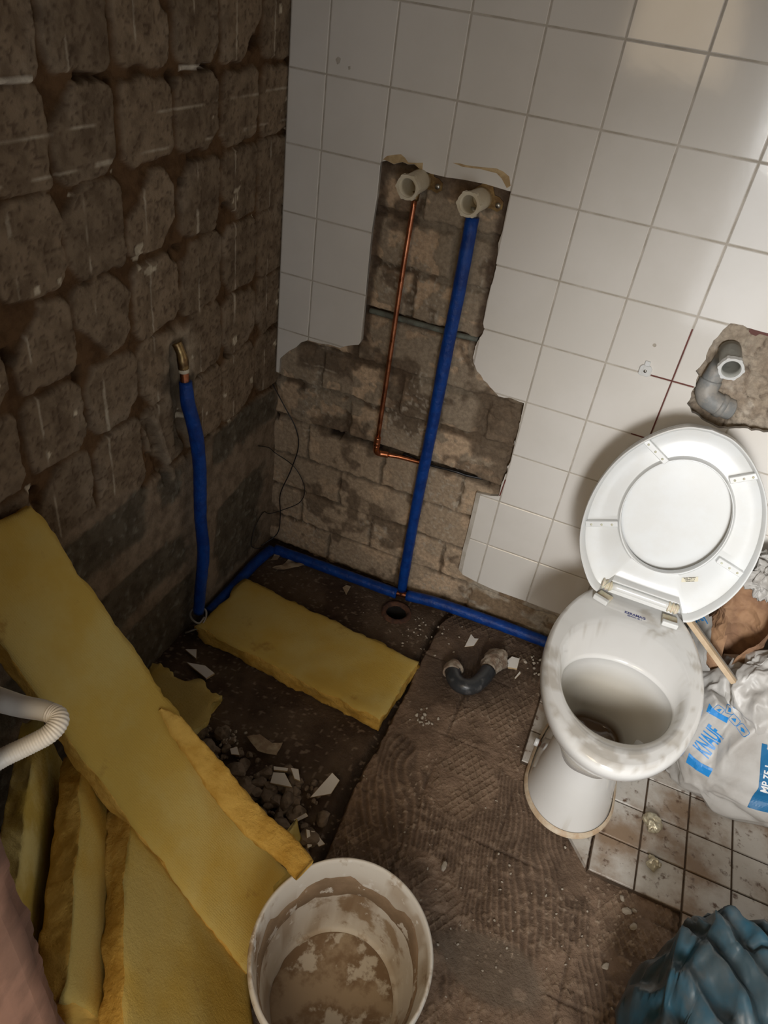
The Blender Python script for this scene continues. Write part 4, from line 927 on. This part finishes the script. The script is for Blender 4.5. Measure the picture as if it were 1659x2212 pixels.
grid_obj('torn_tape', np.array(lab), M['wool_pale'], bk)

# ------------------------------------------------------------------ white conduit hanging in from the left
cn = thing('conduit', (.48, -1.38, .93), 'white plastic conduit end bent double at the left edge, wires inside', 'conduit')
tube('end_piece', [(.421, -1.333, .885), (.440, -1.3345, .892), (.462, -1.332, .894), (.484, -1.328, .897), (.500, -1.328, .900)], [.0125, .0118, .0108, .0102, .0095], M['white_pvc'], cn, 24, inner=.80)
tube('corrugated_part', [(.494, -1.328, .899), (.5035, -1.3290, .900), (.5085, -1.3360, .899), (.507, -1.3475, .896), (.497, -1.363, .892), (.484, -1.382, .888), (.472, -1.400, .880), (.458, -1.425, .868)], [.0098, .0096, .0092, .0092, .0092], M['white_pvc'], cn, 24, ripple=(.0026, .035), n=24)
cn_shift = -.010
for (dy, dz) in ((0, .003), (.004, -.003), (-.004, -.002)):
    tube('wire', [(.426, -1.333 + dy, .887 + dz), (.445, -1.334 + dy, .892 + dz), (.47, -1.331 + dy, .895 + dz)], .0022, M['kraft'] if dy == 0 else M['black_wire'], cn, 8)

cn.location.x += cn_shift
# ------------------------------------------------------------------ sacks
def lump(name, c, half, rot, mat, parent, s=1, pw=.75, amp=.02, sc=9, n=150, amp2=.004, flatten=None, twist=0):
    a = np.linspace(0, 2 * np.pi, n, endpoint=False); b = np.linspace(-np.pi / 2, np.pi / 2, n // 2)
    A, B = np.meshgrid(a, b, indexing='ij'); f = lambda v, p: np.sign(v) * np.abs(v) ** p
    P = np.stack([f(np.cos(B), pw) * f(np.cos(A), pw), f(np.cos(B), pw) * f(np.sin(A), pw), f(np.sin(B), pw)], -1)
    Nn = P / np.linalg.norm(P, axis=-1, keepdims=True); Q = P * np.array(half)
    Rm = np.array(Matrix.Rotation(rot[2], 3, 'Z') @ Matrix.Rotation(rot[1], 3, 'Y') @ Matrix.Rotation(rot[0], 3, 'X'))
    F = Q.reshape(-1, 3); d = crumple(F, s, sc) * amp + crumple(F, s + 40, sc * 3.1, 5) * amp2
    Q = Q + Nn * d.reshape(n, -1, 1)
    W_ = (Q @ Rm.T) + np.array(c)
    W_[..., 2] = np.where(W_[..., 2] < .003, .003 + .0 * W_[..., 2], W_[..., 2])
    W_[..., 1] = np.minimum(W_[..., 1], -.006)
    if flatten: W_ = flatten(W_)
    return grid_obj(name, W_, mat, parent, closed_u=True)
def faceted(name, c, half, rot, mat, parent, s=1, pw=.75, jit=(.012, .005, .0018), base=3, flatten=None, extra=0, squash=True):
    """crumpled sheet: flat facets meeting in sharp creases, at three sizes"""
    bm = bmesh.new(); bmesh.ops.create_icosphere(bm, subdivisions=base, radius=1.0)
    V = np.array([v.co[:] for v in bm.verts]); T = np.array([[v.index for v in f.verts] for f in bm.faces]); bm.free()
    rg = np.random.default_rng(s); V = V + rg.normal(size=V.shape) * .035; V /= np.linalg.norm(V, axis=1)[:, None]
    f = lambda v, p: np.sign(v) * np.abs(v) ** p
    h = np.hypot(V[:, 0], V[:, 1]) + 1e-9; B = np.arctan2(V[:, 2], h)
    Q = np.stack([f(np.cos(B), pw) * f(V[:, 0] / h, pw), f(np.cos(B), pw) * f(V[:, 1] / h, pw), f(np.sin(B), pw)], -1) * np.array(half)
    N = V.copy()
    for lv, a in enumerate(jit):
        Q = Q + N * (rg.normal(size=len(Q)) * a)[:, None] + rg.normal(size=Q.shape) * a * .4
        E = {}; mids = []
        nv = len(Q); T2 = []
        def mid(i, j):
            k = (i, j) if i < j else (j, i)
            if k not in E: E[k] = nv + len(mids); mids.append(k)
            return E[k]
        for (i, j, k) in T.tolist():
            p, q, r = mid(i, j), mid(j, k), mid(k, i); T2 += [(i, p, r), (p, j, q), (r, q, k), (p, q, r)]
        m = np.array(mids); Q = np.vstack([Q, (Q[m[:, 0]] + Q[m[:, 1]]) / 2]); N = np.vstack([N, (N[m[:, 0]] + N[m[:, 1]]) / 2]); T = np.array(T2)
    Rm = np.array(Matrix.Rotation(rot[2], 3, 'Z') @ Matrix.Rotation(rot[1], 3, 'Y') @ Matrix.Rotation(rot[0], 3, 'X'))
    W_ = Q @ Rm.T + np.array(c)
    if flatten: W_ = flatten(W_)
    W_[:, 2] = np.maximum(W_[:, 2], .003); W_[:, 1] = np.minimum(W_[:, 1], -.006)
    return mesh_obj(name, W_, T, mat, parent)
sk = thing('plaster_sack', (1.50, -.22, 0), 'crumpled white plaster sack with blue lettering KNAUF leaning beside the toilet', 'sack')
body = faceted('sack_body', (1.480, -.222, .128), (.198, .108, .188), (math.radians(-30), 0, math.radians(4)), M['paper'], sk, s=3, pw=.72, jit=(.0085, .0036, .0012))
fl = faceted('sack_fold', (1.470, -.215, .265), (.118, .066, .125), (math.radians(-34), math.radians(-24), math.radians(4)), M['paper'], sk, s=8, pw=.85, jit=(.008, .003, .001))
PA = math.radians(30); PO = Vector((1.33, -.31, .17)); PU = Vector((1, 0, 0)); PV = Vector((0, math.sin(PA), math.cos(PA)))
PM = frame(PO, PU, PV)
def prn(name, poly, mat='ink', L=.006): project_print(name, poly_bm(poly), PM, body, M[mat], sk, L=L)
prn('blue_mark', [(-.0079, -.051), (-.0041, -.0788), (.0483, -.0865), (.049, -.0614), (.0242, -.0612), (.006, -.0575)][::-1])
prn('blue_mark', [(-.0064, .0784), (-.007, .0586), (.0148, .0555), (.043, .0500), (.0432, .0630), (.0225, .0668), (.0062, .0712)][::-1])
bm = text_vf('KNAUF', .060, bold=.0016)
xs_ = [v.co.x for v in bm.verts]; ys_ = [v.co.y for v in bm.verts]; w_, h_ = max(xs_) - min(xs_), max(ys_) - min(ys_); cx_, cy_ = (max(xs_) + min(xs_)) / 2, (max(ys_) + min(ys_)) / 2
dx, dy = Vector((.0140, .0660)), Vector((-.0420, .0150))   # reading direction and letter height
for v in bm.verts:
    a, b = (v.co.x - cx_) / w_, (v.co.y - cy_) / h_; q = Vector((.0210, -.0060)) + dx * a * 1.0 + dy * b * 1.0; v.co = (q.x, q.y, 0)
bmesh.ops.recalc_face_normals(bm, faces=bm.faces[:])
project_print('brand_lettering', bm, PM, body, M['ink'], sk, L=.005)
prn('blue_band', [(.1217, .040), (.175, .045), (.20, .02), (.200, -.11), (.1474, -.118), (.1500, -.0603), (.1380, -.015)][::-1], 'ink_dark', L=.008)
bm = text_vf('MP 75 L', .030, bold=.0008)
xs_ = [v.co.x for v in bm.verts]; w_ = max(xs_) - min(xs_); h_ = .022
dx, dy = Vector((-.010, .066)), Vector((-.0170, -.001))
for v in bm.verts:
    a, b = v.co.x / w_, v.co.y / h_; q = Vector((.1600, -.034)) + dx * a + dy * b; v.co = (q.x, q.y, 0)
project_print('grade_lettering', bm, PM, body, M['ink_white'], sk, off=.0018, L=.005)
def rrect(cx, cy, w, h, ang, t=.0011):
    """outline of a pictogram box as two polygons"""
    out = []; ca, sa = math.cos(ang), math.sin(ang)
    def loop(w, h, r):
        L = []
        for qx, qy, a0 in ((1, 1, 0), (-1, 1, 90), (-1, -1, 180), (1, -1, 270)):
            for k in range(4):
                a = math.radians(a0 + k * 30); L.append((qx * (w / 2 - r) + r * math.cos(a), qy * (h / 2 - r) + r * math.sin(a)))
        return [(cx + x * ca - y * sa, cy + x * sa + y * ca) for x, y in L]
    o, i = loop(w, h, .004), loop(w - 2 * t, h - 2 * t, .003); bm = bmesh.new()
    vo = [bm.verts.new((*p, 0)) for p in o]; vi = [bm.verts.new((*p, 0)) for p in i]; n = len(vo)
    for k in range(n): bm.faces.new((vo[k], vo[(k + 1) % n], vi[(k + 1) % n], vi[k]))
    return bm
for (x, y, a, g) in ((.0160, .0745, -.35, 0), (.0410, .0800, -.1, 1), (.0560, .0630, -.45, 2), (.0760, .0520, -.6, 3)):
    bm = rrect(x, y, .022, .018, a); ca, sa = math.cos(a), math.sin(a)
    gl = [[(-.005, -.004), (.004, -.004), (.004, .0045), (-.001, .002)], [(-.004, -.004), (.003, -.004), (.003, .004), (-.004, .004)], [(-.006, -.003), (.005, -.003), (.001, .005)], [(-.006, 0), (0, -.005), (.006, 0), (0, .003)]][g]
    bm.faces.new([bm.verts.new((x + p * ca - q * sa, y + p * sa + q * ca, 0)) for p, q in gl])
    project_print('pictogram', bm, PM, body, M['ink'], sk, off=.0012, L=.004)

# taller opened sack behind it, white outside, brown kraft plies inside
so = thing('opened_sack', (1.38, -.10, 0), 'torn open paper sack with brown inner plies behind the lettered sack', 'sack')
def open_sack(name, cx, cy, rx, ry, rim, mat, s, z0=.004, lean=(-.00, .06), n=200, m=60, fl=1.0):
    a = np.linspace(0, 2 * np.pi, n, endpoint=False); out = np.zeros((n, m, 3))
    for i, t in enumerate(a):
        top = rim(math.degrees(t) % 360) + .018 * fbm(np.array(i * .11), np.array(s * 1.), 0, 3, s) + .010 * float(vnoise(np.array(i * .45), np.array(0.), 0, s + 1))
        for k in range(m):
            f = k / (m - 1); z = z0 + (top - z0) * f; fr = 1 + .14 * (1 - f) + .10 * fl * f ** 4
            out[i, k] = (cx + rx * fr * math.cos(t) + lean[0] * f, cy + ry * fr * math.sin(t) + lean[1] * f * .5, z)
    F = out.reshape(-1, 3); d = crumple(F, s, 11) * .030 + crumple(F, s + 9, 34) * .006
    nr = np.stack([np.cos(a), np.sin(a), a * 0], -1)[:, None] * d.reshape(n, m, 1); out = out + nr
    out[..., 1] = np.minimum(out[..., 1], -.004); return grid_obj(name, out, mat, so, closed_u=True)
def rim_white(d):   # degrees: 0 right, 90 back wall, 180 left, 270 front
    return float(np.interp(d, [0, 40, 90, 130, 180, 215, 235, 270, 300, 330, 360], [.53, .55, .52, .44, .40, .37, .27, .24, .38, .48, .53]))
def rim_brown(d):
    return float(np.interp(d, [0, 40, 90, 130, 180, 210, 228, 250, 268, 285, 310, 335, 360], [.47, .52, .51, .43, .38, .41, .39, .34, .25, .29, .36, .42, .47]))
open_sack('outer_ply', 1.360, -.115, .098, .078, rim_white, M['paper'], 3, lean=(.0, .03))
open_sack('inner_ply', 1.338, -.118, .056, .052, rim_brown, M['kraft'], 6, lean=(.0, .03), z0=.02, fl=1.6)
ob = [o for o in so.children if o.name.startswith('outer_ply')][0]
bm = text_vf('spray', .022, bold=.0004)
project_print('lettering', bm, frame((1.262, -.17, .345), (.25, .12, 1), (-1, -.25, .25)), ob, M['ink'], so, L=.005)
# crumpled paper rags on top of it
faceted('crumpled_paper', (1.352, -.085, .505), (.058, .040, .048), (.3, .5, .2), M['paper'], None, s=21, pw=1.0, jit=(.010, .005, .002))
tag([o for o in COL.objects if o.name.startswith('crumpled_paper')][0], 'crumpled white paper ball on top of the torn open sack', 'paper')

ws = thing('wooden_lath', (1.27, -.20, .35), 'pale wooden lath leaning between toilet rim and white sacks', 'lath')
a, b = Vector((1.204, -.222, .417)), Vector((1.352, -.245, .305)); Mx = frame(a, b - a, Vector((0, 0, 1)).cross(b - a))
L_ = (b - a).length
V, F = box_vf(0, L_, -.0060, .0055, -.0060, .0060); bevel(mesh_obj('lath', [Mx @ Vector(v) for v in V], F, M['wood'], ws, False), .0008)
V, F = box_vf(-.01, L_ + .004, .0055, .0130, -.0110, .0050); bevel(mesh_obj('backing_strip', [Mx @ Vector(v) for v in V], F, M['wood_grey'], ws, False), .0008)

# blue bin liner
def drape(W_):
    P = W_.reshape(-1, 3); x, y, z = P[:, 0], P[:, 1], P[:, 2]
    u = (x - 1.24) * .75 + (y + .85) * 1.0 + .05 * fbm(x * 7, y * 7, z * 7, 3, 4)
    ridge = np.abs(((u / .082) % 1) * 2 - 1); am = ss(.04, .14, z)
    P = P.copy(); P[:, 2] += am * (.034 * ridge ** 1.1 - .016); P[:, 0] -= am * .006 * ridge
    return P.reshape(W_.shape)
bb = thing('bin_liner', (1.46, -1.05, 0), 'crumpled dark blue plastic bin bag in the lower right corner', 'bag')
faceted('bag_body', (1.484, -1.012, .150), (.232, .240, .172), (0, math.radians(4), math.radians(-12)), M['bin_bag'], bb, s=5, pw=.62, jit=(.009, .006, .0026), flatten=drape)
faceted('bag_flap', (1.365, -1.215, .085), (.110, .060, .075), (0, math.radians(20), math.radians(35)), M['bin_bag'], bb, s=15, pw=.8, jit=(.010, .005, .0015))

# ------------------------------------------------------------------ rubble
def shard(poly, label, z=-.026, t=.006, tilt=(0, 0), group=None):
    cx, cy = np.mean([p[0] for p in poly]), np.mean([p[1] for p in poly])
    Mx = Matrix.Translation(Vector((cx, cy, z))) @ Matrix.Rotation(tilt[0], 4, 'X') @ Matrix.Rotation(tilt[1], 4, 'Y')
    lift = max(0, -min((Mx @ Vector((p[0] - cx, p[1] - cy, 0))).z - z for p in poly))
    Mx = Matrix.Translation(Vector((0, 0, lift))) @ Mx
    q = [(p[0] - cx, p[1] - cy) for p in poly]
    if sum(q[i][0] * q[(i + 1) % len(q)][1] - q[(i + 1) % len(q)][0] * q[i][1] for i in range(len(q))) < 0: q = q[::-1]
    o = prism('tile_shard', q, 0, t, M['tile'], None, Mx, bv=.0006)
    o.data.materials.append(M['bisque'])
    for p in o.data.polygons: p.material_index = 0 if p.index == 1 else 1
    return tag(o, label, 'tile shard', group)
shard([(.0442, -.5251), (.0707, -.5102), (.0882, -.5381)], 'small triangular white tile shard on the dark floor near the left wall')
shard([(.0734, -.5611), (.1216, -.5471), (.1584, -.5575), (.149, -.5821)], 'pointed white tile shard beside the small torn insulation piece')
shard([(.546, -.7647), (.5664, -.6924), (.5899, -.7009), (.5855, -.7365)][::-1], 'largest white tile shard, tilted at the right end of the rubble heap', -.018, tilt=(.25, .1))
shard([(.4521, -.7816), (.4452, -.7552), (.4720, -.7480), (.5060, -.7740)], 'cream tile shard lying on the stones in the middle of the rubble', -.006, tilt=(.1, -.2))
shard([(.4745, -.7304), (.4918, -.7233), (.5092, -.7455), (.4950, -.7480)], 'narrow white tile shard at the back of the rubble heap', -.008, tilt=(.1, .3))
shard([(.539, -.834), (.5585, -.8092), (.5667, -.8138), (.5484, -.8341)], 'slim leaning tile shard in the middle of the rubble near the bucket', -.010, tilt=(.5, .2))
shard([(.5744, -.8443), (.5822, -.842), (.6025, -.8676), (.5960, -.8761)], 'left one of two thin white shards just behind the bucket', -.016, tilt=(.2, .4))
shard([(.5853, -.8384), (.5937, -.8357), (.6265, -.8494), (.6165, -.860)], 'right one of two thin white shards just behind the bucket', -.018, tilt=(.2, .1))
shard([(.435, -.7371), (.468, -.7257), (.4703, -.734), (.4411, -.7456)], 'brownish flat tile piece at the back edge of the rubble', -.012)
shard([(.320, -.7420), (.333, -.7300), (.348, -.7450), (.330, -.7520)], 'small curved white shard at the left of the rubble heap', -.016, tilt=(.3, .2))
shard([(.8462, -.1461), (.8573, -.1203), (.88, -.1176), (.8826, -.155), (.8588, -.1624)], 'white tile piece lying beside the black drain trap', -.010, tilt=(.1, .0))
shard([(.7236, -.1451), (.7251, -.0862), (.7400, -.0980), (.7513, -.0924), (.7472, -.1257)], 'flat grey white tile piece behind the black drain trap', -.012, t=.003)
shard([(.8839, -.1864), (.8918, -.1537), (.8962, -.1608), (.8878, -.1881)], 'thin white sliver on the floor right of the black drain trap', -.012, t=.003)
def scrap(pts, label, z, s, amp=.012):
    bm = poly_bm(pts); refine(bm, .008)
    for v in bm.verts: v.co.z = z + .004 + amp * (.5 + .5 * float(vnoise(np.array(v.co.x * 40), np.array(v.co.y * 40), 0, s)))
    bmesh.ops.solidify(bm, geom=bm.faces[:], thickness=.0012)
    me = bpy.data.meshes.new('paper_scrap'); bm.to_mesh(me); bm.free(); me.materials.append(M['scrap']); o = link(bpy.data.objects.new('paper_scrap', me)); return tag(o, label, 'scrap')
scrap([(.080, -.115), (.100, -.085), (.105, -.050), (.135, -.060), (.170, -.040), (.150, -.075), (.120, -.095), (.100, -.120)], 'crumpled paper scrap on the floor behind the flat insulation slab', -.030, 2)
scrap([(.055, -.060), (.075, -.045), (.078, -.080), (.060, -.090)], 'curled paper scrap in the very corner of the floor', -.030, 5)
scrap([(.3088, -.0848), (.3142, -.0695), (.3293, -.0678), (.3317, -.1069)], 'small leaf shaped scrap on the floor between blue pipe and insulation', -.031, 7, .004)
scrap([(.335, -.690), (.360, -.670), (.400, -.680), (.420, -.665), (.425, -.705), (.380, -.715)], 'brown paper scrap at the back of the rubble heap', -.026, 9)

def rock(r, s):
    bm = bmesh.new(); bmesh.ops.create_icosphere(bm, subdivisions=2, radius=r)
    rg = np.random.default_rng(s)
    for _ in range(7):                                   # flat broken faces
        n = Vector(rg.normal(size=3)).normalized(); d = r * rg.uniform(.55, .85)
        for v in bm.verts:
            e = v.co.dot(n) - d
            if e > 0: v.co -= n * e
    for v in bm.verts: v.co *= 1 + .10 * float(vnoise(np.array(v.co.x / r * 2), np.array(v.co.y / r * 2), np.array(v.co.z / r * 2), s)); v.co.z *= .75
    me = bpy.data.meshes.new('stone'); bm.to_mesh(me); bm.free(); return me
stones = []
for s in range(6):
    me = rock(.012, s); me.materials.append(M['stone']); stones.append(me)
grits = []
for s in range(4):
    me = rock(.004, 20 + s); me.materials.append(M['grit']); grits.append(me)
def poly_in(x, y, P):
    c = False; j = len(P) - 1
    for i in range(len(P)):
        if (P[i][1] > y) != (P[j][1] > y) and x < (P[j][0] - P[i][0]) * (y - P[i][1]) / (P[j][1] - P[i][1]) + P[i][0]: c = not c
        j = i
    return c
REG = [(.19, -.70), (.26, -.700), (.33, -.715), (.41, -.735), (.47, -.715), (.53, -.705), (.575, -.760), (.610, -.815), (.605, -.875), (.640, -.935), (.60, -.960), (.50, -.93), (.38, -.86), (.25, -.80)]
proto = bpy.data.objects.new('rubble_stone', stones[0]); placed = 0; k = 0; rr = random.Random(11)
while placed < 230 and k < 6000:
    k += 1; x, y = rr.uniform(.18, .65), rr.uniform(-.97, -.68)
    if not poly_in(x, y, REG): continue
    o = proto.copy(); o.data = stones[rr.randrange(6)]; COL.objects.link(o)
    sc_ = rr.choice([.35, .45, .55, .7, .9, 1.2, 1.6]) if placed > 16 else rr.uniform(1.7, 2.4)
    d = min(math.hypot(x - .45, y + .80) / .2, 1); o.location = (x, y, -.028 + .012 * (1 - d) * rr.random() + .0045 * sc_)
    o.rotation_euler = (rr.uniform(-.4, .4), rr.uniform(-.4, .4), rr.uniform(0, 6.28)); o.scale = (sc_, sc_ * rr.uniform(.7, 1), sc_)
    tag(o, 'dark rubble stone in the heap between insulation and bucket', 'stone', 'stones of the rubble heap'); placed += 1
bpy.data.objects.remove(proto)
proto = bpy.data.objects.new('plaster_crumb', grits[0])
def crumbs(n, cx, cy, sx, sy, z, label, group, s0=.5, s1=1.6, edge=False):
    c = 0
    while c < n:
        x, y = rr.gauss(cx, sx), rr.gauss(cy, sy)
        if y > -.06 or (abs(x - 1.1) < .12 and y > -.6) or x < .05: continue
        if math.hypot(x - DRAIN[0], y - DRAIN[1]) < .055: continue
        zz = z if z is not None else (-.031 if x < float(edge_x(np.array(y))) else -.011)
        o = proto.copy(); o.data = grits[rr.randrange(4)]; COL.objects.link(o); q = rr.uniform(s0, s1)
        o.location = (x, y, zz + .0022 * q); o.rotation_euler = (rr.random(), rr.random(), rr.uniform(0, 6.28)); o.scale = (q, q * rr.uniform(.6, 1), q)
        tag(o, label, 'crumb', group); c += 1
crumbs(34, .300, -.715, .018, .016, -.020, 'pale crumb in the small pile beside the torn insulation', 'crumbs by the insulation', .5, 1.4)
crumbs(22, .700, -.440, .014, .014, -.012, 'pale crumb in the little cluster on the screed in front of the trap', 'crumbs on the screed', .5, 1.4)
crumbs(26, .92, -.11, .035, .022, -.012, 'pale crumb on the floor between blue pipe and toilet', 'crumbs by the toilet', .5, 1.5)
crumbs(40, .60, -.13, .07, .05, None, 'pale crumb scattered round the floor drain', 'crumbs round the drain', .4, 1.1)
crumbs(110, 1.0, -.85, .15, .16, -.011, 'pale crumb strewn over the screed between bucket and toilet', 'crumbs on the open screed', .25, .9)
bpy.data.objects.remove(proto)
for i, (x, y, q, lab) in enumerate(((1.262, -.700, 2.3, 'largest white plaster crumb beside the tile edge and blue bag'), (1.280, -.725, 1.9, 'white plaster crumb nearer the blue bag'), (1.251, -.675, 1.5, 'white plaster crumb touching the floor tile edge'), (1.278, -.690, 1.3, 'small white crumb behind the largest one by the tile edge'), (1.238, -.830, 2.0, 'white plaster crumb at the foot of the blue bag'), (.879, -.784, 2.3, 'pale lump on the screed right of the dark step'))):
    o = bpy.data.objects.new('plaster_crumb', grits[i % 4]); COL.objects.link(o); o.location = (x, y, -.010 + .0025 * q); o.scale = (q * 1.3, q, q); o.rotation_euler = (.2 * i, .1, i); tag(o, lab, 'crumb')
def foil(name, x, y, z, h, label, s):
    lump(name, (x, y, z), h, (.3, .2, s), M['foil'], None, s=s, pw=1.0, amp=.016, sc=60, amp2=.004, n=60)
    tag([o for o in COL.objects if o.name == name][0], label, 'foil')
foil('crumpled_foil', 1.287, -.478, .012, (.019, .021, .014), 'crumpled beige foil on the dirty tiles in front of the sack', 3)
foil('crumpled_foil.001', 1.303, -.572, .011, (.017, .012, .013), 'shiny crumpled foil on the dirty tiles nearer the blue bag', 6)

# ------------------------------------------------------------------ window in the front wall (source of the daylight, seen only in reflections)
wn = bpy.data.objects.new('window_1', None); COL.objects.link(wn); wn.location = (1.42, -2.30, .9); tag(wn, kind='structure')
em_, nt_, b_ = new_mat('bright_pane'); b_.inputs['Emission Color'].default_value = (.93, .97, 1, 1); b_.inputs['Emission Strength'].default_value = 3.0; b_.inputs['Base Color'].default_value = (.5, .5, .5, 1)
box_obj('window_pane', 1.08, 1.78, -2.315, -2.305, .25, 1.55, em_, wn)
for (a, b, c, d) in ((1.03, 1.08, .20, 1.60), (1.78, 1.83, .20, 1.60), (1.08, 1.78, .20, .25), (1.08, 1.78, 1.55, 1.60), (1.415, 1.445, .25, 1.55)):
    box_obj('window_frame', a, b, -2.33, -2.28, c, d, M['seat'], wn)
